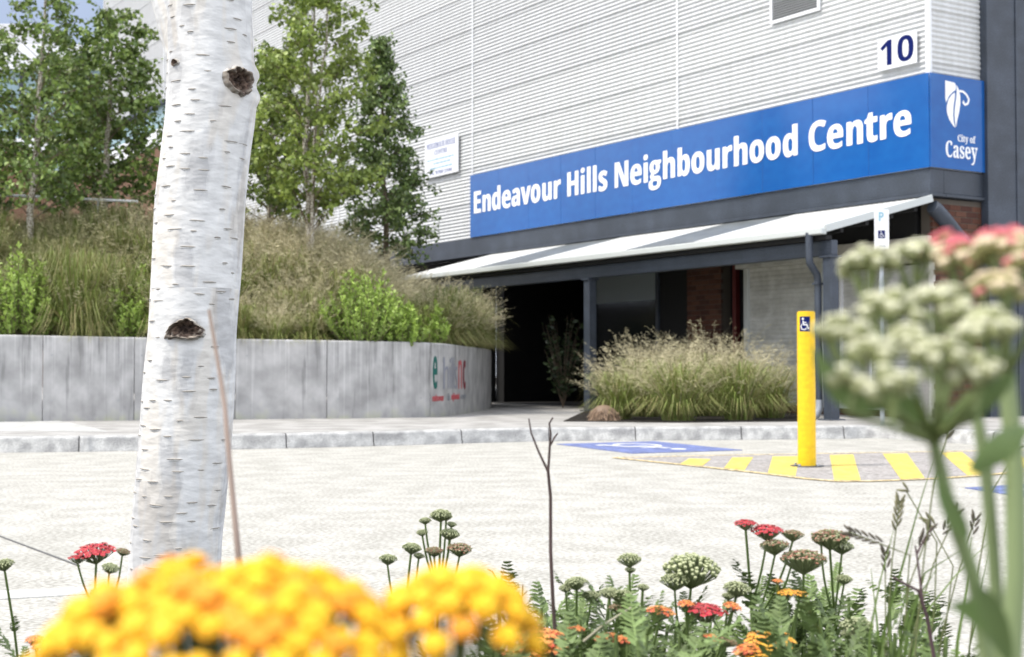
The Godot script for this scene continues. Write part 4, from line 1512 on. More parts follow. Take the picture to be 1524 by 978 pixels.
func trees() -> void:
	var dk := Color(0.095, 0.155, 0.035)
	var lt := Color(0.26, 0.35, 0.09)
	tree("birch_tree", "slender birch with a thin white stem and open bare-tipped top at the left edge", [Vector3(-7.35, 2.455, -22), Vector3(-7.367, 3.093, -22), Vector3(-7.322, 3.71, -22), Vector3(-7.242, 4.949, -22), Vector3(-7.172, 6.193, -22), Vector3(-7.141, 7.232, -22)], 0.055, 50, 0.12, [0.8, 0.95, 0.25], 0.55, 3900, 0.085, dk, lt, true, 1)
	tree("birch_tree", "dark-leaved birch cut off by the left edge of the lawn mound", [Vector3(-8.617, 2.409, -22.5), Vector3(-8.583, 3.988, -22.5), Vector3(-8.501, 5.997, -22.5)], 0.06, 44, 0.06, [0.8, 0.95, 0.4], 0.4, 5000, 0.085, dk * 0.85, lt * 0.85, true, 1)
	tree("birch_tree", "dense leafy birch on a thin pale stem between the left edge and the white trunk", [Vector3(-6.675, 3.25, -23.5), Vector3(-6.669, 3.8, -23.5), Vector3(-6.61, 4.681, -23.5), Vector3(-6.574, 5.565, -23.5), Vector3(-6.538, 6.506, -23.5)], 0.06, 64, 0.05, [0.95, 1.0, 0.5], 0.4, 6800, 0.085, dk, lt, true, 1)
	tree("birch_tree", "leafy birch filling the gap between the two left-hand birches, farther back", [Vector3(-7.718, 3.349, -25), Vector3(-7.753, 4.578, -25), Vector3(-7.698, 6.164, -25)], 0.06, 50, 0.03, [0.95, 1.0, 0.45], 0.4, 5200, 0.085, dk * 0.9, lt * 0.9, true, 1)
	tree("birch_tree", "tall yellow-green birch with upright limbs just right of the white trunk", [Vector3(-3.138, 2.374, -22.3), Vector3(-3.153, 3.437, -22.3), Vector3(-3.199, 4.482, -22.3), Vector3(-3.131, 5.636, -22.3), Vector3(-3.053, 7.003, -22.3)], 0.05, 64, 0.10, [0.85, 1.05, 0.36], 0.75, 8000, 0.08, Color(0.15, 0.21, 0.04), Color(0.32, 0.40, 0.09), true, 2)
	tree("birch_tree", "full green birch half behind the white trunk on its right side", [Vector3(-3.982, 2.819, -23.6), Vector3(-3.965, 3.813, -23.6), Vector3(-3.937, 4.809, -23.6), Vector3(-3.866, 5.974, -23.6)], 0.06, 58, 0.05, [0.9, 0.95, 0.34], 0.55, 7200, 0.08, Color(0.12, 0.18, 0.04), Color(0.27, 0.35, 0.085), true, 1)
	tree("pyramid_tree", "dark green pyramid-shaped tree against the cladding, left of the blue sign", [Vector3(-2.167, 2.613, -25), Vector3(-2.193, 3.758, -25), Vector3(-2.243, 4.93, -25), Vector3(-2.318, 6.6, -25)], 0.05, 90, 0.02, [0.80, 0.76, 0.05], 0.32, 10500, 0.075, Color(0.09, 0.145, 0.045), Color(0.22, 0.30, 0.09), false, 1)


# ---------------------------------------------------------------- the white birch in the foreground
func birch() -> void:
	var o := thing("white_birch_trunk", "smooth white birch trunk with dark knots standing close in the foreground", "tree", Vector3(-0.5, 0, -2.0))
	var at := o.position
	# left and right outline, from the foot upwards
	var sec := [[Vector3(-0.59, 0.009, -2), Vector3(-0.34, 0.009, -2)], [Vector3(-0.554, 0.073, -2), Vector3(-0.377, 0.073, -2)], [Vector3(-0.54, 0.237, -2), Vector3(-0.389, 0.237, -2)], [Vector3(-0.532, 0.392, -2), Vector3(-0.396, 0.392, -2)], [Vector3(-0.527, 0.521, -2), Vector3(-0.402, 0.521, -2)], [Vector3(-0.521, 0.604, -2), Vector3(-0.396, 0.604, -2)], [Vector3(-0.514, 0.697, -2), Vector3(-0.388, 0.697, -2)], [Vector3(-0.508, 0.79, -2), Vector3(-0.383, 0.79, -2)],
		[Vector3(-0.503, 0.845, -2), Vector3(-0.382, 0.845, -2)], [Vector3(-0.499, 0.929, -2), Vector3(-0.376, 0.929, -2)], [Vector3(-0.495, 1.023, -2), Vector3(-0.371, 1.023, -2)], [Vector3(-0.488, 1.088, -2), Vector3(-0.365, 1.088, -2)], [Vector3(-0.482, 1.14, -2), Vector3(-0.358, 1.14, -2)], [Vector3(-0.48, 1.182, -2), Vector3(-0.356, 1.182, -2)], [Vector3(-0.479, 1.229, -2), Vector3(-0.36, 1.229, -2)], [Vector3(-0.481, 1.277, -2), Vector3(-0.363, 1.277, -2)], [Vector3(-0.478, 1.343, -2), Vector3(-0.364, 1.343, -2)], [Vector3(-0.469, 1.428, -2), Vector3(-0.364, 1.428, -2)], [Vector3(-0.458, 1.589, -2), Vector3(-0.363, 1.589, -2)], [Vector3(-0.437, 1.973, -2), Vector3(-0.362, 1.973, -2)]]
	var cl := Curve3D.new()
	var cr := Curve3D.new()
	for s in sec:
		cl.add_point(s[0] - at)
		cr.add_point(s[1] - at)
	var b := MB.new()
	var rings := 520
	var sides := 96
	var f := noise(61, 3.0, 3)
	var L: Array[Vector3] = []
	var W: Array[float] = []
	for k in rings + 1:
		var y := lerpf(-0.02, 2.2, float(k) / rings)
		var a := edge_at(sec, y, 0) - at
		var e := edge_at(sec, y, 1) - at
		L.push_back((a + e) * 0.5)
		W.push_back((e.x - a.x) * 0.5)
	var knots := [[Vector3(-0.373, 1.183, -2) - at, 0.026, 0.5], [Vector3(-0.438, 0.843, -2) - at, 0.028, -0.12], [Vector3(-0.457, 1.207, -2) - at, 0.009, -0.8]]
	for k in rings + 1:
		var c := L[k]
		for s in sides + 1:
			var a := TAU * s / sides
			var dir := Vector3(cos(a), 0, -sin(a))
			var r := W[k] * (1.0 + 0.02 * f.get_noise_3d(dir.x * 1.2, c.y * 0.8, dir.z * 1.2))
			var q := c + dir * r
			for kn in knots:
				var kd: float = Vector2(q.x - kn[0].x, (q.y - kn[0].y) * 1.1).length() / (kn[1] * 1.8)
				if dir.z > 0 and kd < 1.0:
					q += dir * kn[1] / 0.024 * (0.0055 * exp(-pow((kd - 0.5) / 0.22, 2.0)) - 0.012 * (1.0 - smoothstep(0.1, 0.5, kd)))
			b.p(q, dir, Vector2(float(s) / sides, q.y))
	for k in rings:
		for s in sides:
			var a := k * (sides + 1) + s
			b.t(a, a + 1, a + sides + 2)
			b.t(a, a + sides + 2, a + sides + 1)
	part("trunk", b.mesh(M.bark), o)
	# limb leaving to the upper left
	var l := MB.new()
	var la := Vector3(-0.44, 1.201, -2) - at
	var lb := Vector3(-0.463, 1.286, -2) - at
	var lc := Vector3(-0.498, 1.377, -2.02) - at
	var ld := Vector3(-0.591, 1.639, -2.05) - at
	l.tube(PackedVector3Array([la, la.lerp(lb, 0.5), lb, lb.lerp(lc, 0.5), lc, ld]), PackedFloat32Array([0.030, 0.034, 0.034, 0.031, 0.028, 0.018]), 28, true, PackedColorArray(), 1.0)
	part("limb", l.mesh(M.bark), o)
	# knots: rough dark scars with a raised lip
	for n in knots.size():
		var kn: Array = knots[n]
		var c: Vector3 = kn[0]
		var ang := asin(clampf((c.x - (L[int((c.y + 0.02) / 2.22 * rings)]).x) / W[int((c.y + 0.02) / 2.22 * rings)], -0.95, 0.95))
		var K := holder("knot", o)
		K.position = L[int((c.y + 0.02) / 2.22 * rings)] + Vector3(sin(ang), 0, cos(ang)) * (W[int((c.y + 0.02) / 2.22 * rings)] + 0.0055 * kn[1] / 0.024)
		K.position.y = c.y
		K.rotation.y = ang
		knot(K, kn[1], n)
	# lenticels: short dark level ridges, each with a pale painted highlight below
	var kinds := []
	for k in 5:
		var m := MB.new()
		var half := [0.0048, 0.0064, 0.0080, 0.0094, 0.0110][k] as float
		for e in [0, 1]:
			var pts := PackedVector3Array()
			var rr := PackedFloat32Array()
			for j in 7:
				var t := j / 6.0 * 2.0 - 1.0
				pts.push_back(Vector3(t * half, (-0.0012 if e else 0.0004) + rf(-0.0002, 0.0002), (-0.0003 if e else 0.0002) - t * t * half * half / 0.125))
				rr.push_back(0.00028 + (0.0011 if e == 0 else 0.0009) * (1.0 - t * t) * rf(0.7, 1.1))
			m.col = Color(0.36, 0.335, 0.30) if e == 0 else Color(0.72, 0.71, 0.69)
			m.tube(pts, rr, 6, true)
		kinds.push_back(m.mesh(M.wood))
	var placed: Array[Vector2] = []
	var tries := 0
	while placed.size() < 145 and tries < 4000:
		tries += 1
		var y := rf(0.45, 1.36)
		var a := rf(-1.2, 1.2)
		var k := int((y + 0.02) / 2.22 * rings)
		var q := Vector2(a * 0.062, y)
		var ok := true
		for z in placed:
			if absf(z.y - q.y) < 0.008 and absf(z.x - q.x) < 0.024 or absf(z.y - q.y) < 0.014 and absf(z.x - q.x) < 0.012:
				ok = false
		for kn in knots:
			if Vector2(L[k].x + sin(a) * W[k], y).distance_to(Vector2(kn[0].x, kn[0].y)) < kn[1] * 1.35:
				ok = false
		if not ok:
			continue
		placed.push_back(q)
		var m := part("lenticel", kinds[R.randi() % 5], o)
		var dir := Vector3(sin(a), 0, cos(a))
		m.position = Vector3(L[k].x, y, L[k].z) + dir * (W[k] * 0.998)
		m.rotation = Vector3(0, a, rf(-0.06, 0.04))


func edge_at(sec: Array, y: float, side: int) -> Vector3:
	for k in sec.size() - 1:
		var a: Vector3 = sec[k][side]
		var e: Vector3 = sec[k + 1][side]
		if y <= e.y or k == sec.size() - 2:
			var a0: Vector3 = sec[maxi(k - 1, 0)][side]
			var e1: Vector3 = sec[mini(k + 2, sec.size() - 1)][side]
			return a.cubic_interpolate(e, a0, e1, clampf((y - a.y) / (e.y - a.y), -0.2, 1.0))
	return sec[0][side]


func knot(K: Node3D, r: float, n: int) -> void:
	var b := MB.new()
	var f := noise(70 + n, 140.0, 3)
	var g := noise(80 + n, 60.0, 2)
	var rings := 16
	var segs := 40
	for k in rings + 1:
		var t := float(k) / rings
		for s in segs + 1:
			var a := TAU * s / segs
			var edge := 1.0 + 0.16 * g.get_noise_2d(cos(a) * 0.02, sin(a) * 0.02) * 2.0
			var q := Vector3(cos(a) * r * t * edge, sin(a) * r * t * edge * (0.86 if n == 0 else 0.58), 0)
			if n == 1:
				q.y -= 0.35 * q.x * q.x / r - 0.003
			var rough := f.get_noise_2d(q.x, q.y)
			var lip := exp(-pow((t - 0.78) / 0.14, 2.0))
			q.z = (0.005 * lip - 0.007 * (1.0 - smoothstep(0.1, 0.75, t)) - 0.012 * smoothstep(0.82, 1.0, t) + rough * 0.006 * (1.0 - smoothstep(0.85, 1.0, t))) * r / 0.024 - q.x * q.x / 0.13
			var ring := sin(t * 26.0 + rough * 6.0)
			var c := Color(0.05, 0.032, 0.025).lerp(Color(0.19, 0.13, 0.095), clampf(0.45 + rough * 0.9 + ring * 0.25, 0, 1))
			c = c.lerp(Color(0.02, 0.013, 0.012), (1.0 - smoothstep(0.1, 0.5, t)) * 0.7)
			c = c.lerp(Color(0.34, 0.30, 0.25), smoothstep(0.62, 0.8, t + rough * 0.35) * 0.8)
			c = c.lerp(Color(0.66, 0.65, 0.62), smoothstep(0.84, 0.96, t + rough * 0.12))
			b.col = c
			b.p(q, Vector3.BACK)
	for k in rings:
		for s in segs:
			var a := k * (segs + 1) + s
			b.t(a, a + segs + 1, a + segs + 2)
			b.t(a, a + segs + 2, a + 1)
	# normals from the shape
	for k in b.n.size():
		b.n[k] = Vector3.ZERO
	for k in range(0, b.i.size(), 3):
		var m := (b.v[b.i[k + 2]] - b.v[b.i[k]]).cross(b.v[b.i[k + 1]] - b.v[b.i[k]])
		for j in 3:
			b.n[b.i[k + j]] += m
	for k in b.n.size():
		b.n[k] = b.n[k].normalized()
	part("scar", b.mesh(M.wood), K)


# ---------------------------------------------------------------- yarrow
# petals round a small raised eye, one unit across, facing up
func floret(petal: Color, eye: Color, cup := 0.1) -> MB:
	var b := MB.new()
	for k in 5:
		var a := TAU * k / 5 + rf(-0.12, 0.12)
		var o := Vector3(cos(a), 0, sin(a))
		var c := petal * rf(0.82, 1.12)
		c.a = 1
		var h := cup + rf(-0.05, 0.08)
		b.ribbon(PackedVector3Array([o * 0.08 + Vector3(0, 0.02, 0), o * 0.26 + Vector3(0, h * 0.8, 0), o * 0.42 + Vector3(0, h, 0), o * 0.52 + Vector3(0, h * 0.6, 0)]), PackedFloat32Array([0.09, 0.21, 0.24, 0.12]), o.cross(Vector3.UP), 0.12, PackedColorArray([c * 0.9, c, c, c * 1.05]))
	b.col = eye
	b.ball(Vector3(0, 0.06, 0), Vector3(0.17, 0.10, 0.17), 4, 7)
	b.col = Color(0.13, 0.17, 0.06)
	b.ball(Vector3(0, -0.14, 0), Vector3(0.16, 0.2, 0.16), 4, 6)
	return b


func bud(body: Color, tip: Color) -> MB:
	var b := MB.new()
	b.col = body
	b.ball(Vector3(0, 0, 0), Vector3(0.36, 0.42, 0.36), 5, 7)
	for k in 5:
		var a := TAU * k / 5 + rf(-0.3, 0.3)
		b.col = tip * rf(0.8, 1.1)
		b.col.a = 1
		b.ball(Vector3(cos(a) * 0.2, 0.33, sin(a) * 0.2), Vector3(0.19, 0.16, 0.19), 4, 6)
	return b


# a flat-topped head one unit across on branching stalks, its foot at the origin
func yarrow_head(count: int, kinds: Array, stalk: Color, dome := 0.16, each := 0.115) -> ArrayMesh:
	var b := MB.new()
	var foot := Vector3.ZERO
	var arms := 5
	for k in count:
		var q := sqrt((k + 0.5) / count) * 0.5
		var a := k * 2.39996 + rf(-0.15, 0.15)
		var lobe := 0.05 * cos(a * arms * 0.5 + 1.0)
		var at := Vector3(cos(a) * q * rf(0.94, 1.06), 0.33 + dome * (1.0 - 4.0 * q * q) + rf(-0.02, 0.03) + lobe * q, sin(a) * q * rf(0.94, 1.06))
		var fl: MB = kinds[R.randi() % kinds.size()]
		var out := Vector3(at.x * 0.9, 1, at.z * 0.9).normalized()
		b.add(fl, oriented(out, at, each * rf(0.8, 1.15)))
		b.col = stalk * rf(0.8, 1.2)
		b.col.a = 1
		var knee := Vector3(at.x * 0.5, 0.13, at.z * 0.5)
		b.tube(PackedVector3Array([knee, at + Vector3(0, -0.03, 0)]), PackedFloat32Array([0.012, 0.012]), 3, false)
		if k % 3 == 0:
			b.tube(PackedVector3Array([foot, knee]), PackedFloat32Array([0.022, 0.015]), 4, false)
	return b.mesh(M.bloom)


# feathery leaf one unit long along +y, arching towards +z
func yarrow_leaf(green: Color, pairs := 12) -> ArrayMesh:
	var b := MB.new()
	var pts := PackedVector3Array()
	var w := PackedFloat32Array()
	for k in 7:
		var f := k / 6.0
		pts.push_back(Vector3(0, f - 0.12 * f * f, 0.26 * f * f))
		w.push_back(0.012 * (1.1 - f))
	b.col = green * 1.35
	b.col.a = 1
	b.ribbon(pts, w, Vector3.RIGHT, 0.3)
	for k in pairs * 2:
		var f := 0.10 + 0.88 * (k / 2) / pairs
		var sd := 1.0 if k % 2 else -1.0
		var at := Vector3(0, f - 0.12 * f * f, 0.26 * f * f)
		var l := 0.185 * pow(sin(PI * clampf(f * 0.86 + 0.14, 0, 1)), 0.7) * rf(0.85, 1.15) + 0.015
		var dir := Vector3(sd, 0.75, rf(-0.5, 0.35)).normalized()
		var c := green * rf(0.75, 1.25)
		c.a = 1
		var e := at + dir * l
		var ac := dir.cross(Vector3(0, rf(-0.3, 0.3), 1)).normalized()
		b.ribbon(PackedVector3Array([at, at.lerp(e, 0.5), e]), PackedFloat32Array([0.026, 0.036, 0.005]), ac, 0.2, PackedColorArray([c, c, c * 1.1]))
		for j in 3:
			var g := 0.35 + j * 0.2
			var p := at.lerp(e, g)
			var d2 := (dir + ac * (1.0 if j % 2 else -1.0) * 0.9 + Vector3(0, 0.2, 0)).normalized()
			b.ribbon(PackedVector3Array([p, p + d2 * l * 0.22, p + d2 * l * 0.36]), PackedFloat32Array([0.014, 0.014, 0.002]), d2.cross(Vector3.BACK).normalized(), 0.1, PackedColorArray([c, c, c]))
	return b.mesh(M.bloom)


var heads := {}
var fronds := []
var GREEN := Color(0.125, 0.178, 0.058)


func yarrow_kit() -> void:
	var red := Color(0.47, 0.03, 0.05)
	var pink := Color(0.36, 0.15, 0.115)
	var sage := Color(0.27, 0.32, 0.15)
	var pale := Color(0.50, 0.53, 0.31)
	var stalk := Color(0.22, 0.26, 0.13)
	heads.red = yarrow_head(64, [floret(red, Color(0.45, 0.10, 0.06)), floret(red * 1.15, Color(0.5, 0.15, 0.08)), floret(red * 0.8, Color(0.4, 0.1, 0.05))], stalk, 0.14, 0.15)
	heads.green = yarrow_head(130, [bud(sage, pale), bud(sage * 0.9, pale * 0.9), bud(sage * 1.1, pale)], stalk, 0.22, 0.088)
	heads.pink = yarrow_head(150, [bud(sage, pink), bud(sage, pale), bud(sage, Color(0.42, 0.26, 0.18)), bud(sage, Color(0.36, 0.28, 0.17)), floret(pink, Color(0.5, 0.3, 0.1))], stalk, 0.17, 0.08)
	heads.orange = yarrow_head(64, [floret(Color(0.72, 0.20, 0.05), Color(0.75, 0.4, 0.05)), floret(Color(0.75, 0.30, 0.10), Color(0.7, 0.45, 0.1)), floret(Color(0.60, 0.10, 0.05), Color(0.6, 0.3, 0.05))], stalk, 0.16, 0.145)
	heads.yellow = yarrow_head(66, [floret(Color(0.85, 0.48, 0.06), Color(0.85, 0.5, 0.03)), floret(Color(0.85, 0.36, 0.06), Color(0.8, 0.45, 0.03))], stalk, 0.16, 0.14)
	for k in 3:
		fronds.push_back(yarrow_leaf(GREEN * [0.8, 1.05, 1.35][k], 11 + k))


# one plant: a stem from the soil, branches to its heads, leaves up the stem
func yarrow(label: String, foot: Vector3, blooms: Array, leaves: int, leaf_len := 0.062, group := "") -> void:
	var lead := 0
	for k in blooms.size():
		if blooms[k][0].y > blooms[lead][0].y:
			lead = k
	var o := thing("yarrow", label, "yarrow", foot, 0.0, group)
	# the leading stem runs from the soil to the highest head, a little bowed
	var lw: float = blooms[lead][1] * 0.78
	var ltilt := Vector3(rf(-0.15, 0.15), 1, rf(-0.05, 0.22)).normalized()
	var fork: Vector3 = blooms[lead][0] - foot - ltilt * lw * 0.48
	var bow := Vector3(rf(-0.025, 0.025), 0, rf(-0.02, 0.02))
	var cv := Curve3D.new()
	cv.add_point(Vector3.ZERO, Vector3.ZERO, Vector3(fork.x * 0.1, fork.y * 0.35, fork.z * 0.1) + bow)
	cv.add_point(fork, -ltilt * fork.y * 0.25 + bow, Vector3.ZERO)
	var long := cv.get_baked_length()
	var line := PackedVector3Array()
	var rad := PackedFloat32Array()
	for k in 11:
		line.push_back(cv.sample_baked(long * k / 10.0, true))
		rad.push_back(lerpf(0.0023, 0.0012, k / 10.0))
	var b := MB.new()
	b.col = GREEN * 1.6
	b.tube(line, rad, 7)
	part("stem", b.mesh(M.bloom), o)
	for k in blooms.size():
		var q: Array = blooms[k]
		var w: float = q[1] * 0.78
		var head: Vector3 = q[0] - foot
		var tilt := ltilt
		if k != lead:
			# a side branch leaves the stem below its head and curves up to it
			var from := line[0]
			var want := head.y - rf(0.035, 0.06) - absf(head.x - fork.x) * 0.9
			for g in 41:
				var p := cv.sample_baked(long * g / 40.0, true)
				if p.y <= want:
					from = p
			tilt = Vector3(clampf((head.x - from.x) * 5.0, -0.4, 0.4) + rf(-0.1, 0.1), 1, rf(-0.05, 0.22)).normalized()
			var neck := head - tilt * w * 0.48
			var s := MB.new()
			s.col = GREEN * 1.6
			var mid := from.lerp(neck, 0.5) + Vector3((neck.x - from.x) * 0.22, -0.008, 0)
			var pts := PackedVector3Array()
			for g in 6:
				var f := g / 5.0
				pts.push_back(from * (1 - f) * (1 - f) + mid * 2 * f * (1 - f) + neck * f * f)
			s.tube(pts, PackedFloat32Array([0.0012, 0.0012, 0.0011, 0.0011, 0.001, 0.001]), 6)
			part("branch", s.mesh(M.bloom), o)
			# a small leaf in the fork
			var l := rf(0.022, 0.036)
			var y := ((neck - from).normalized() + Vector3(rf(-0.6, 0.6), -0.2, rf(0.0, 0.7))).normalized()
			var x := y.cross(Vector3.UP).normalized()
			part("leaf", fronds[R.randi() % 3], o).transform = Transform3D(Basis(x * l, y * l, x.cross(y) * l), from)
		part("flower_head", heads[q[2]], o).transform = oriented(tilt, head - tilt * w * 0.48, w)
	for k in leaves:
		var f := clampf((k + rf(0, 0.8)) / leaves, 0.0, 1.0)
		f = lerpf(0.6, 0.97, f)
		var p := cv.sample_baked(long * f, true)
		var a := k * 2.4 + rf(-0.6, 0.6)
		var out := Vector3(cos(a), 0, sin(a))
		var l := leaf_len * rf(0.7, 1.15) * (1.25 - 0.65 * f)
		var y := (out + Vector3(0, rf(0.5, 1.3), 0)).normalized()
		var x := y.cross(Vector3.UP).normalized()
		var m := part("leaf", fronds[R.randi() % 3], o)
		m.transform = Transform3D(Basis(x * l, y * l, x.cross(y) * l), p)


func flowers() -> void:
	yarrow_kit()
	var H := [
		["red-topped yarrow left of the white trunk, with two small green buds", Vector3(-0.569, 0, -2.026), [[Vector3(-0.409, 0.616, -1.42), 0.050, "red"], [Vector3(-0.422, 0.608, -1.41), 0.024, "red"], [Vector3(-0.38, 0.612, -1.42), 0.018, "pink"], [Vector3(-0.387, 0.599, -1.4), 0.022, "green"]], 3],
		["green-budded yarrow at the left edge with one feathery leaf", Vector3(-0.746, 0, -2.026), [[Vector3(-0.491, 0.603, -1.4), 0.026, "green"]], 4],
		["small orange yarrow low in the left corner below the red one", Vector3(-0.641, 0, -1.933), [[Vector3(-0.409, 0.545, -1.3), 0.05, "orange"], [Vector3(-0.428, 0.549, -1.3), 0.02, "orange"]], 6],
		["branching green-budded yarrow standing up behind the yellow flower heads", Vector3(-0.067, 0, -2.026), [[Vector3(-0.072, 0.646, -1.45), 0.028, "green"], [Vector3(-0.087, 0.639, -1.45), 0.016, "green"], [Vector3(-0.066, 0.643, -1.45), 0.017, "green"], [Vector3(-0.062, 0.627, -1.45), 0.026, "green"], [Vector3(-0.052, 0.614, -1.44), 0.032, "pink"], [Vector3(-0.077, 0.611, -1.44), 0.024, "pink"], [Vector3(-0.06, 0.635, -1.45), 0.013, "green"], [Vector3(-0.09, 0.627, -1.45), 0.015, "green"]], 3],
		["low green-budded yarrow pair poking over the gap between the yellow heads", Vector3(-0.151, 0, -2.026), [[Vector3(-0.123, 0.603, -1.44), 0.024, "green"], [Vector3(-0.099, 0.614, -1.44), 0.025, "green"], [Vector3(-0.092, 0.605, -1.44), 0.014, "green"]], 2],
		["twin-headed pale green yarrow just right of the bare twig", Vector3(0.087, 0, -1.933), [[Vector3(0.057, 0.6, -1.3), 0.027, "green"], [Vector3(0.048, 0.594, -1.3), 0.016, "green"], [Vector3(0.071, 0.588, -1.3), 0.022, "green"]], 8],
		["single upright green-budded yarrow taller than its neighbours right of the twig", Vector3(0.162, 0, -1.933), [[Vector3(0.105, 0.621, -1.3), 0.028, "green"], [Vector3(0.106, 0.61, -1.3), 0.013, "green"]], 7],
		["green yarrow with three close bud clusters below the tall single one", Vector3(0.14, 0, -1.812), [[Vector3(0.083, 0.598, -1.25), 0.021, "green"], [Vector3(0.094, 0.596, -1.25), 0.026, "green"], [Vector3(0.089, 0.587, -1.24), 0.018, "pink"], [Vector3(0.113, 0.602, -1.25), 0.014, "green"]], 9],
		["yarrow with the largest domed green head, beside the red low one", Vector3(0.233, 0, -1.933), [[Vector3(0.161, 0.616, -1.3), 0.066, "green"], [Vector3(0.145, 0.604, -1.29), 0.034, "green"]], 7],
		["green yarrow leaning right with one knobbly bud head", Vector3(0.231, 0, -1.812), [[Vector3(0.196, 0.601, -1.26), 0.031, "green"], [Vector3(0.188, 0.593, -1.26), 0.015, "green"]], 5],
		["tall yarrow with two red heads, tallest of the sharp flowers", Vector3(0.318, 0, -1.933), [[Vector3(0.213, 0.651, -1.32), 0.026, "red"], [Vector3(0.232, 0.646, -1.32), 0.038, "red"], [Vector3(0.237, 0.633, -1.31), 0.034, "pink"], [Vector3(0.256, 0.641, -1.32), 0.026, "pink"], [Vector3(0.255, 0.622, -1.31), 0.02, "green"]], 7],
		["yarrow with a wide flat pink-green head below the tall red pair", Vector3(0.376, 0, -1.87), [[Vector3(0.261, 0.624, -1.3), 0.052, "pink"]], 8],
		["rightmost sharp yarrow with pinkish green heads on forked stems", Vector3(0.42, 0, -1.933), [[Vector3(0.29, 0.64, -1.32), 0.044, "pink"], [Vector3(0.3, 0.63, -1.32), 0.028, "green"], [Vector3(0.3, 0.601, -1.31), 0.020, "green"], [Vector3(0.281, 0.635, -1.32), 0.02, "pink"]], 6],
		["low crimson yarrow half sunk in the leaves beside the largest green head", Vector3(0.243, 0, -1.775), [[Vector3(0.164, 0.59, -1.22), 0.042, "red"], [Vector3(0.146, 0.593, -1.22), 0.018, "orange"], [Vector3(0.186, 0.591, -1.22), 0.02, "orange"]], 8],
		["yellow-orange yarrow low at the bottom right of the sharp flowers", Vector3(0.303, 0, -1.705), [[Vector3(0.204, 0.578, -1.15), 0.048, "yellow"], [Vector3(0.184, 0.571, -1.14), 0.028, "orange"], [Vector3(0.193, 0.568, -1.14), 0.036, "yellow"]], 8],
		["orange yarrow at the foot of the bare twig", Vector3(0.034, 0, -1.705), [[Vector3(0.023, 0.58, -1.15), 0.048, "orange"], [Vector3(0.007, 0.568, -1.14), 0.04, "orange"], [Vector3(0.036, 0.57, -1.14), 0.026, "orange"], [Vector3(0.051, 0.583, -1.16), 0.02, "orange"]], 9],
		["small orange-yellow yarrow under the wide pink head", Vector3(0.347, 0, -1.812), [[Vector3(0.237, 0.598, -1.25), 0.02, "yellow"], [Vector3(0.248, 0.597, -1.25), 0.018, "yellow"], [Vector3(0.229, 0.607, -1.25), 0.012, "orange"]], 7],
		["fading pink yarrow among the leaves between twig and large green head", Vector3(0.12, 0, -1.705), [[Vector3(0.073, 0.578, -1.15), 0.022, "orange"], [Vector3(0.087, 0.576, -1.15), 0.022, "orange"], [Vector3(0.123, 0.591, -1.2), 0.03, "orange"], [Vector3(0.159, 0.577, -1.15), 0.018, "orange"], [Vector3(0.172, 0.575, -1.15), 0.02, "pink"]], 9],
		["green-budded yarrow low beside the grass blades at the bottom right", Vector3(0.401, 0, -1.705), [[Vector3(0.28, 0.583, -1.18), 0.034, "green"], [Vector3(0.273, 0.575, -1.18), 0.016, "green"]], 8]]
	for q in H:
		yarrow(q[0], q[1], q[2], q[3])
	# leafy shoots without flowers that fill the bottom of the bed
	for k in 88:
		var back := k % 4 != 0
		var d := rf(1.28, 1.5) if back else rf(1.03, 1.15)
		var x := (0.165 + lerpf(-1.0, 1.0, fmod(k * 0.618, 1.0)) * 0.185) * d / 1.2
		var top := 0.785 - d * (rf(0.152, 0.192) if back else rf(0.175, 0.195))
		leafy_shoot(Vector3(x, 0.03, -d), top, "leafy yarrow shoot without flowers, in the green tangle right of the yellow heads", "yarrow shoots right of the yellow heads")
	for k in 5:
		leafy_shoot(Vector3(rf(-0.50, -0.40), 0.03, rf(-1.35, -1.25)), rf(0.50, 0.545), "leafy yarrow shoot low at the left edge", "yarrow shoots at the left edge")
	near_yellow()
	near_cream()
	twigs()
	tall_grass()


func leafy_shoot(foot: Vector3, top: float, label: String, group: String) -> void:
	var o := thing("yarrow_shoot", label, "yarrow", foot, rf(0, TAU), group)
	var tip := Vector3(rf(-0.05, 0.05), top - foot.y, rf(-0.04, 0.04))
	var b := MB.new()
	b.col = GREEN * 1.2
	b.tube(PackedVector3Array([Vector3.ZERO, tip * 0.6 + Vector3(0.01, 0, 0), tip]), PackedFloat32Array([0.003, 0.0026, 0.0015]), 6)
	part("stem", b.mesh(M.bloom), o)
	for k in 11:
		var f := lerpf(0.70, 1.0, (k + 0.5) / 11.0)
		var a := k * 2.4 + rf(-0.5, 0.5)
		var l := 0.066 * rf(0.7, 1.3) * (1.5 - 0.8 * f)
		var y := (Vector3(cos(a), 0, sin(a)) + Vector3(0, rf(0.1, 1.2) * f, 0)).normalized()
		var x := y.cross(Vector3.UP).normalized()
		var m := part("leaf", fronds[R.randi() % 3], o)
		m.transform = Transform3D(Basis(x * l, y * l, x.cross(y) * l), tip * f)


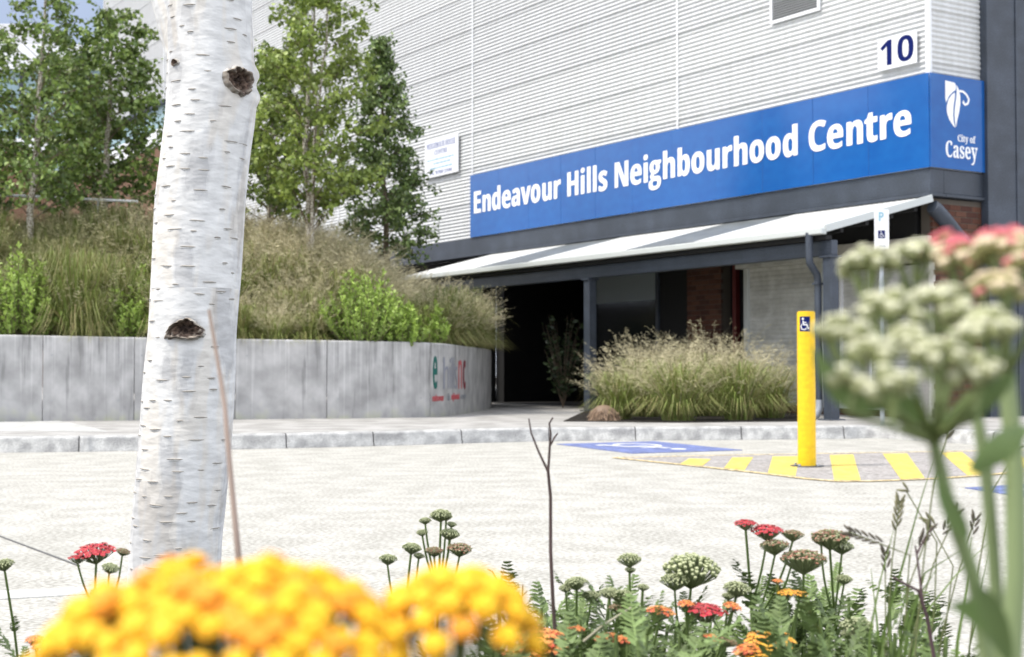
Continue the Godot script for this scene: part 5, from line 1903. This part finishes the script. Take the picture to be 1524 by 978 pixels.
# a head made of single florets close to the lens: lobes = [centre, radius across, height]
func near_head(called: String, under: Node3D, lobes: Array, meshes: Array, size: float, stalk_mat: Material, foot: Vector3, lean: float, fill := 1.3) -> void:
	var hd := holder(called, under)
	var sk := MB.new()
	sk.col = Color(0.24, 0.30, 0.11)
	for lb in lobes:
		var c: Vector3 = lb[0]
		var r: float = lb[1]
		var cnt := int(pow(r / (size * 0.43), 2.0) * fill)
		for k in cnt:
			var q := sqrt((k + 0.5) / cnt)
			var a := k * 2.39996 + rf(-0.2, 0.2)
			var at := c + Vector3(cos(a) * q * r, lb[2] * (1.0 - q * q) + rf(-0.4, 0.4) * size, sin(a) * q * r)
			var out := Vector3(cos(a) * q * lean, 1, sin(a) * q * lean).normalized()
			var o := part("floret", meshes[R.randi() % meshes.size()], hd)
			o.transform = oriented(out, at, size * rf(0.85, 1.15))
			var knee := c + Vector3(cos(a) * q * r * 0.45, -r * 0.75, sin(a) * q * r * 0.45)
			if k % 3 == 0:
				sk.tube(PackedVector3Array([knee, at - out * size * 0.2]), PackedFloat32Array([0.0005, 0.0005]), 4, false)
			if k % 5 == 0:
				sk.tube(PackedVector3Array([c + Vector3(0, -r * 1.5, 0), knee]), PackedFloat32Array([0.0008, 0.0006]), 5, false)
		sk.tube(PackedVector3Array([foot, c + Vector3(0, -r * 1.5, 0)]), PackedFloat32Array([0.0011, 0.0008]), 7, false)
	part("stalks", sk.mesh(stalk_mat), hd)


# a full double floret: a ruff of petals round a domed centre, one unit across, facing up
func pompom(petal: Color, under: Color) -> MB:
	var b := MB.new()
	for ring in 3:
		var cnt: int = [8, 7, 5][ring]
		var r: float = [0.36, 0.26, 0.14][ring]
		var h: float = [0.06, 0.2, 0.3][ring]
		for k in cnt:
			var a := TAU * (k + ring * 0.5) / cnt + rf(-0.2, 0.2)
			var c := petal.lerp(under, [0.35, 0.12, 0.0][ring] * rf(0.3, 1.6)) * rf(0.85, 1.1)
			c.a = 1
			b.col = c
			var o := Vector3(cos(a), 0, sin(a))
			b.ball(o * r + Vector3(0, h, 0), Vector3(0.17, 0.10, 0.17), 4, 6, Basis(o, Vector3.UP, o.cross(Vector3.UP)).rotated(o.cross(Vector3.UP), 0.5 - ring * 0.2))
	b.col = Color(0.15, 0.17, 0.05)
	b.ball(Vector3(0, -0.14, 0), Vector3(0.17, 0.22, 0.17), 4, 6)
	return b


# a broad head of pompoms in rounded clusters with dark gaps between them
func dome_head(under: Node3D, c: Vector3, r: float, h: float, lobes: int, meshes: Array, foot: Vector3) -> void:
	var hd := holder("flower_head", under)
	var sk := MB.new()
	sk.col = Color(0.16, 0.20, 0.07)
	var mids := []
	for k in lobes:
		var q := sqrt((k + 0.4) / lobes) * 0.9
		mids.push_back(Vector2.from_angle(k * 2.39996 + 0.6) * q)
	var size := 0.0064
	var cnt := int(pow(r / (size * 0.40), 2.0))
	for k in cnt:
		var q := Vector2.from_angle(k * 2.39996) * sqrt((k + 0.5) / cnt)
		var near := [9.0, 9.0]
		for m in mids:
			var d: float = m.distance_to(q)
			if d < near[0]:
				near[1] = near[0]
				near[0] = d
			elif d < near[1]:
				near[1] = d
		var gap: float = near[1] - near[0] if lobes > 1 else 0.3
		if gap < 0.07 and q.length() < 0.93 and rf(0, 1) < 0.75:
			continue
		var rise := h * (1.0 - pow(q.length(), 3.4)) + 0.0035 * smoothstep(0.0, 0.3, gap) + rf(-0.001, 0.001)
		var at := c + Vector3(q.x * r, rise, q.y * r)
		var out := Vector3(q.x * 1.1, 1.0, q.y * 1.1 + 0.15).normalized()
		var o := part("floret", meshes[R.randi() % meshes.size()], hd)
		o.transform = oriented(out, at, size * rf(0.9, 1.15))
		if k % 2 == 0:
			var knee := c + Vector3(q.x * r * 0.5, -r * 0.35, q.y * r * 0.5)
			sk.tube(PackedVector3Array([knee, at - out * size * 0.2]), PackedFloat32Array([0.0006, 0.0006]), 4, false)
			if k % 4 == 0:
				sk.tube(PackedVector3Array([c + Vector3(0, -r * 0.9, 0), knee]), PackedFloat32Array([0.001, 0.0008]), 5, false)
	sk.tube(PackedVector3Array([foot, c + Vector3(0, -r * 0.9, 0)]), PackedFloat32Array([0.0018, 0.0014]), 7, false)
	part("stalks", sk.mesh(M.bloom), hd)


func near_yellow() -> void:
	var Y := thing("yellow_yarrow", "blurred golden yellow yarrow heads close to the lens at the bottom of the view", "yarrow", Vector3(-0.046, 0.679, -0.31) * Vector3(1, 0, 1))
	var at := Y.position
	var ms := []
	for k in 8:
		var gold := Color(0.93, 0.55, 0.012) if k < 6 else Color(0.90, 0.38, 0.02)
		ms.push_back(pompom(gold, Color(0.86, 0.27, 0.015)).mesh(M.bloom))
	var fork := Vector3(-0.046, 0.689, -0.3) - at
	dome_head(Y, Vector3(-0.057, 0.727, -0.285) - at, 0.0355, 0.0150, 13, ms, fork)
	dome_head(Y, Vector3(-0.012, 0.726, -0.3) - at, 0.0168, 0.0125, 1, ms, fork)
	var s := MB.new()
	s.col = GREEN * 1.2
	s.tube(PackedVector3Array([Vector3.ZERO, fork * 0.5 + Vector3(0.01, 0, 0), fork]), PackedFloat32Array([0.0035, 0.003, 0.0025]), 9)
	part("stem", s.mesh(M.bloom), Y)
	for k in 7:
		var m := part("leaf", fronds[k % 3], Y)
		var a := k * 2.2
		m.transform = oriented(Vector3(cos(a) * 0.8, 0.9, sin(a) * 0.5), fork * lerpf(0.5, 0.92, k / 6.0), 0.03)


func near_cream() -> void:
	var Y := thing("cream_yarrow", "blurred creamy green yarrow heads with pink tips close to the lens on the right", "yarrow", Vector3(0.122, 0.658, -0.37) * Vector3(1, 0, 1))
	var at := Y.position
	var ms := []
	for k in 6:
		ms.push_back(bud(Color(0.40, 0.43, 0.21), Color(0.64, 0.64, 0.44) * rf(0.75, 1.05)).mesh(M.bloom))
	var pk := []
	for k in 5:
		pk.push_back(bud(Color(0.34, 0.33, 0.14), Color(0.80, 0.66, 0.46) if k < 3 else Color(0.72, 0.20, 0.23)).mesh(M.bloom))
	var rd := []
	for k in 3:
		rd.push_back(bud(Color(0.34, 0.30, 0.14), Color(0.72, 0.16, 0.20)).mesh(M.bloom))
	var knee := Vector3(0.105, 0.768, -0.36) - at
	near_head("flower_head", Y, [
		[Vector3(0.08, 0.793, -0.345) - at, 0.0072, 0.004], [Vector3(0.094, 0.799, -0.36) - at, 0.0078, 0.004], [Vector3(0.109, 0.802, -0.37) - at, 0.0076, 0.004], [Vector3(0.113, 0.794, -0.345) - at, 0.0076, 0.004], [Vector3(0.084, 0.788, -0.335) - at, 0.0055, 0.003],
		[Vector3(0.077, 0.782, -0.33) - at, 0.0040, 0.002], [Vector3(0.085, 0.781, -0.325) - at, 0.0052, 0.003], [Vector3(0.099, 0.788, -0.335) - at, 0.0062, 0.003], [Vector3(0.107, 0.784, -0.335) - at, 0.0055, 0.003], [Vector3(0.095, 0.792, -0.345) - at, 0.0052, 0.002], [Vector3(0.112, 0.799, -0.36) - at, 0.0050, 0.002]], ms, 0.0042, M.bloom, knee, 0.6)
	var knee2 := Vector3(0.137, 0.784, -0.4) - at
	near_head("flower_head", Y, [[Vector3(0.101, 0.815, -0.41) - at, 0.008, 0.003], [Vector3(0.117, 0.818, -0.42) - at, 0.0085, 0.003]], ms, 0.0044, M.bloom, knee2, 0.6)
	near_head("flower_head", Y, [[Vector3(0.126, 0.815, -0.4) - at, 0.0085, 0.004], [Vector3(0.131, 0.816, -0.38) - at, 0.009, 0.004], [Vector3(0.135, 0.813, -0.37) - at, 0.008, 0.004], [Vector3(0.125, 0.805, -0.37) - at, 0.0065, 0.003]], pk, 0.0046, M.bloom, knee2, 0.6)
	near_head("flower_head", Y, [[Vector3(0.128, 0.821, -0.42) - at, 0.006, 0.002], [Vector3(0.138, 0.821, -0.4) - at, 0.0075, 0.002]], rd, 0.0044, M.bloom, knee2, 0.6)
	var stems := [[knee, Vector3(0.111, 0.753, -0.37) - at, Vector3(0.121, 0.731, -0.38) - at, Vector3(0.128, 0.703, -0.39) - at, 0.0021], [knee2, Vector3(0.139, 0.758, -0.4) - at, Vector3(0.139, 0.73, -0.4) - at, Vector3(0.137, 0.701, -0.4) - at, 0.0030], [Vector3(0.128, 0.777, -0.4) - at, Vector3(0.131, 0.758, -0.4) - at, Vector3(0.136, 0.735, -0.41) - at, Vector3(0.138, 0.699, -0.41) - at, 0.0020]]
	for q in stems:
		var s := MB.new()
		s.col = Color(0.27, 0.34, 0.16)
		var foot: Vector3 = Vector3(q[3].x, 0, q[3].z) + Vector3(0.02, 0.02, 0.01)
		s.tube(PackedVector3Array([q[0], q[1], q[2], q[3], foot]), PackedFloat32Array([q[4] * 0.8, q[4], q[4], q[4] * 1.1, q[4] * 1.2]), 10)
		part("stem", s.mesh(M.bloom), Y)
	# smooth bracts and leaves round the forks
	var lf := [[Vector3(0.093, 0.778, -0.35), Vector3(0.076, 0.776, -0.335), Vector3(0.068, 0.791, -0.325), 0.0034], [Vector3(0.107, 0.771, -0.36), Vector3(0.113, 0.778, -0.35), Vector3(0.119, 0.785, -0.34), 0.0030], [Vector3(0.116, 0.743, -0.37), Vector3(0.109, 0.751, -0.36), Vector3(0.105, 0.761, -0.36), 0.0022],
		[Vector3(0.126, 0.716, -0.38), Vector3(0.116, 0.729, -0.37), Vector3(0.108, 0.727, -0.36), 0.0026], [Vector3(0.13, 0.71, -0.38), Vector3(0.118, 0.728, -0.36), Vector3(0.112, 0.734, -0.35), 0.0030], [Vector3(0.102, 0.773, -0.36), Vector3(0.094, 0.779, -0.35), Vector3(0.085, 0.782, -0.34), 0.0026], [Vector3(0.121, 0.759, -0.38), Vector3(0.127, 0.769, -0.37), Vector3(0.129, 0.771, -0.36), 0.0035]]
	for q in lf:
		var s := MB.new()
		var c := Color(0.20, 0.29, 0.11) * rf(0.85, 1.25)
		c.a = 1
		s.col = c
		var a: Vector3 = q[0] - at
		var m: Vector3 = q[1] - at
		var e: Vector3 = q[2] - at
		var pts := PackedVector3Array()
		var w := PackedFloat32Array()
		for k in 8:
			var f := k / 7.0
			pts.push_back(a * (1 - f) * (1 - f) + m * 2 * f * (1 - f) + e * f * f)
			w.push_back(q[3] * (sin(PI * clampf(f * 0.9 + 0.1, 0, 1)) + 0.08))
		s.ribbon(pts, w, Vector3(0.2, 0.7, 0.6), 0.25)
		part("leaf", s.mesh(M.bloom), Y)


func stick(called: String, label: String, runs: Array, colour: Color) -> void:
	var o := thing(called, label, "dead stalk", runs[0][0][0] * Vector3(1, 0, 1))
	for r in runs:
		var pts := PackedVector3Array()
		for q in r[0]:
			pts.push_back(q - o.position)
		var rad := PackedFloat32Array()
		var cols := PackedColorArray()
		for k in pts.size():
			rad.push_back(lerpf(r[1], r[2], float(k) / (pts.size() - 1)))
			var c := colour * rf(0.75, 1.3)
			c.a = 1
			cols.push_back(c)
		var b := MB.new()
		b.tube(pts, rad, 7, true, cols)
		part("stalk", b.mesh(M.wood), o)


func twigs() -> void:
	stick("bare_twig", "tall bare dark twig forked at the top, in the middle of the view", [
		[[Vector3(0.039, 0.391, -1.15), Vector3(0.037, 0.552, -1.2), Vector3(0.034, 0.594, -1.2), Vector3(0.032, 0.638, -1.2), Vector3(0.032, 0.682, -1.2), Vector3(0.03, 0.703, -1.2)], 0.0019, 0.0013],
		[[Vector3(0.03, 0.703, -1.2), Vector3(0.022, 0.72, -1.2), Vector3(0.016, 0.735, -1.2), Vector3(0.014, 0.747, -1.2)], 0.0011, 0.0006], [[Vector3(0.03, 0.703, -1.2), Vector3(0.031, 0.718, -1.2), Vector3(0.032, 0.735, -1.2), Vector3(0.031, 0.743, -1.2), Vector3(0.034, 0.748, -1.2)], 0.0012, 0.0007], [[Vector3(0.032, 0.725, -1.2), Vector3(0.035, 0.731, -1.2), Vector3(0.038, 0.735, -1.2)], 0.0009, 0.0006]], Color(0.075, 0.05, 0.045))
	stick("dead_stalk", "dry pinkish brown stem leaning in front of the white trunk", [[[Vector3(-0.144, 0.511, -0.8), Vector3(-0.15, 0.676, -0.8), Vector3(-0.153, 0.705, -0.8), Vector3(-0.156, 0.735, -0.8), Vector3(-0.159, 0.768, -0.8), Vector3(-0.164, 0.798, -0.8), Vector3(-0.168, 0.82, -0.8)], 0.0021, 0.0009]], Color(0.38, 0.29, 0.24))
	stick("dry_sprig", "small forked dry sprig beside the right-hand yellow head", [[[Vector3(-0.012, 0.429, -1.2), Vector3(-0.011, 0.599, -1.2), Vector3(-0.01, 0.61, -1.2), Vector3(-0.016, 0.621, -1.2), Vector3(-0.02, 0.623, -1.2)], 0.001, 0.0005], [[Vector3(-0.01, 0.61, -1.2), Vector3(-0.008, 0.616, -1.2), Vector3(-0.007, 0.622, -1.2)], 0.0006, 0.0004]], Color(0.10, 0.07, 0.05))
	stick("dry_sprig", "short dry sprig just left of the tall bare twig", [[[Vector3(0.008, 0.429, -1.2), Vector3(0.008, 0.594, -1.2), Vector3(0.009, 0.602, -1.2), Vector3(0.009, 0.61, -1.2)], 0.001, 0.0005], [[Vector3(0.008, 0.6, -1.2), Vector3(0.004, 0.604, -1.2)], 0.0006, 0.0004], [[Vector3(0.008, 0.6, -1.2), Vector3(0.013, 0.605, -1.2)], 0.0006, 0.0004]], Color(0.10, 0.07, 0.05))
	stick("dry_sprig", "dark dead stalk slanting among the grass blades on the right", [[[Vector3(0.294, 0.488, -1), Vector3(0.29, 0.591, -1), Vector3(0.286, 0.616, -1), Vector3(0.28, 0.635, -1), Vector3(0.27, 0.64, -1), Vector3(0.263, 0.644, -1)], 0.0016, 0.0008], [[Vector3(0.283, 0.625, -1), Vector3(0.281, 0.644, -1), Vector3(0.279, 0.66, -1), Vector3(0.278, 0.666, -1)], 0.001, 0.0005], [[Vector3(0.279, 0.66, -1), Vector3(0.285, 0.672, -1), Vector3(0.29, 0.678, -1)], 0.0008, 0.0004]], Color(0.085, 0.05, 0.055))
	stick("dry_sprig", "pale broken stalk lying slantwise in the yarrow leaves", [[[Vector3(0.055, 0.578, -1.12), Vector3(0.071, 0.591, -1.12), Vector3(0.092, 0.604, -1.12)], 0.0011, 0.0009]], Color(0.36, 0.34, 0.25))


# flowering grass: broad blades and drooping dark ears
func tall_grass() -> void:
	var o := thing("flowering_grass", "tuft of tall green grass with dark seed heads at the right, in focus", "grass tuft", Vector3(0.279, 0.425, -1.05) * Vector3(1, 0, 1))
	var at := o.position
	var bl := [
		[Vector3(0.268, 0.558, -1.08), Vector3(0.288, 0.633, -1.08), Vector3(0.302, 0.682, -1.08), Vector3(0.316, 0.726, -1.08), 0.0036], [Vector3(0.28, 0.564, -1.05), Vector3(0.291, 0.617, -1.05), Vector3(0.305, 0.651, -1.05), Vector3(0.33, 0.66, -1.05), 0.0040], [Vector3(0.268, 0.571, -1.02), Vector3(0.28, 0.622, -1.02), Vector3(0.291, 0.641, -1.02), Vector3(0.299, 0.648, -1.02), 0.0045],
		[Vector3(0.279, 0.554, -1.1), Vector3(0.277, 0.589, -1.1), Vector3(0.274, 0.62, -1.1), Vector3(0.272, 0.637, -1.1), 0.0030], [Vector3(0.259, 0.562, -1.06), Vector3(0.264, 0.616, -1.06), Vector3(0.275, 0.65, -1.06), Vector3(0.279, 0.67, -1.06), 0.0022], [Vector3(0.319, 0.564, -1.05), Vector3(0.325, 0.608, -1.05), Vector3(0.33, 0.637, -1.05), Vector3(0.333, 0.666, -1.05), 0.0032],
		[Vector3(0.299, 0.554, -1.1), Vector3(0.31, 0.599, -1.1), Vector3(0.335, 0.63, -1.1), Vector3(0.365, 0.66, -1.1), 0.0024], [Vector3(0.276, 0.562, -1.06), Vector3(0.283, 0.601, -1.06), Vector3(0.29, 0.64, -1.06), Vector3(0.293, 0.665, -1.06), 0.0020], [Vector3(0.344, 0.554, -1.1), Vector3(0.349, 0.594, -1.1), Vector3(0.356, 0.62, -1.1), Vector3(0.361, 0.65, -1.1), 0.0026], [Vector3(0.251, 0.575, -1), Vector3(0.257, 0.602, -1), Vector3(0.27, 0.623, -1), Vector3(0.273, 0.63, -1), 0.0030]]
	for q in bl:
		var b := MB.new()
		var c := Color(0.14, 0.21, 0.05) * rf(0.8, 1.3)
		c.a = 1
		b.col = c
		var cv := Curve3D.new()
		cv.add_point(Vector3(q[0].x, 0.03, q[0].z) - at)
		for j in 4:
			cv.add_point(q[j] - at, Vector3(0, -0.02, 0) if j < 3 else Vector3.ZERO, Vector3(0, 0.02, 0) if j < 3 else Vector3.ZERO)
		var pts := PackedVector3Array()
		var w := PackedFloat32Array()
		var long := cv.get_baked_length()
		for k in 17:
			var f := k / 16.0
			pts.push_back(cv.sample_baked(long * f, true))
			w.push_back(q[4] * (1.0 - pow(f, 3.0)) * (0.6 + 0.4 * f) + 0.0002)
		b.ribbon(pts, w, Vector3(1, 0.1, rf(-0.8, 0.8)), 0.35)
		part("blade", b.mesh(M.blade), o)
	# stems with ears
	var ears := [
		[Vector3(0.278, 0.558, -1.08), Vector3(0.281, 0.623, -1.08), Vector3(0.285, 0.662, -1.08), Vector3(0.289, 0.69, -1.08), 50.0], [Vector3(0.278, 0.562, -1.06), Vector3(0.294, 0.64, -1.06), Vector3(0.279, 0.657, -1.06), Vector3(0.246, 0.669, -1.06), 55.0], [Vector3(0.282, 0.562, -1.06), Vector3(0.291, 0.635, -1.06), Vector3(0.301, 0.665, -1.06), Vector3(0.306, 0.672, -1.06), 40.0],
		[Vector3(0.296, 0.554, -1.1), Vector3(0.317, 0.63, -1.1), Vector3(0.325, 0.66, -1.1), Vector3(0.338, 0.68, -1.1), 45.0], [Vector3(0.282, 0.554, -1.1), Vector3(0.283, 0.61, -1.1), Vector3(0.284, 0.635, -1.1), Vector3(0.283, 0.65, -1.1), 35.0], [Vector3(0.314, 0.554, -1.1), Vector3(0.323, 0.65, -1.1), Vector3(0.305, 0.691, -1.1), Vector3(0.299, 0.696, -1.1), 14.0],
		[Vector3(0.344, 0.554, -1.1), Vector3(0.359, 0.67, -1.1), Vector3(0.369, 0.711, -1.1), Vector3(0.384, 0.729, -1.1), 30.0], [Vector3(0.33, 0.55, -1.12), Vector3(0.341, 0.642, -1.12), Vector3(0.336, 0.658, -1.12), Vector3(0.321, 0.672, -1.12), 25.0], [Vector3(0.325, 0.55, -1.12), Vector3(0.346, 0.637, -1.12), Vector3(0.355, 0.658, -1.12), Vector3(0.358, 0.673, -1.12), 30.0], [Vector3(0.276, 0.575, -1), Vector3(0.288, 0.69, -1), Vector3(0.295, 0.722, -1), Vector3(0.305, 0.754, -1), 38.0]]
	for q in ears:
		var cv := Curve3D.new()
		cv.add_point(Vector3(q[0].x, 0.03, q[0].z) - at)
		for j in 4:
			cv.add_point(q[j] - at)
		var sm := PackedVector3Array()
		var w := PackedFloat32Array()
		var long := cv.get_baked_length()
		var dark := Color(0.10, 0.085, 0.06) if R.randi() % 3 else Color(0.20, 0.19, 0.10)
		for k in 15:
			sm.push_back(cv.sample_baked(long * k / 14.0, true))
			w.push_back(lerpf(0.0011, 0.0005, k / 14.0))
		var b := MB.new()
		b.col = Color(0.17, 0.19, 0.075)
		b.tube(sm, w, 5)
		var st := part("stem", b.mesh(M.blade), o)
		var e := MB.new()
		var el: float = q[4] / 2150.0 * 1.08
		var cnt := int(el / 0.0022)
		for k in cnt:
			var p := cv.sample_baked(long - el * k / cnt, true)
			var d := (cv.sample_baked(long, true) - cv.sample_baked(long - el, true)).normalized()
			var side := d.cross(Vector3.BACK).normalized() * (1.0 if k % 2 else -1.0)
			e.col = dark * rf(0.7, 1.5)
			e.col.a = 1
			var dir := (d + side * 0.45).normalized()
			e.ball(p + dir * 0.003 + side * 0.0008, Vector3(0.0011, 0.0042, 0.0010), 4, 5, Basis(dir.cross(Vector3.BACK).normalized(), dir, Vector3.BACK).orthonormalized())
		part("seed_head", e.mesh(M.blade), o)


func _ready() -> void:
	R.seed = 4242
	view()
	materials()
	ground()
	building()
	planter()
	mound()
	far_building()
	furniture()
	trees()
	birch()
	grasses()
	shrubs()
	flowers()
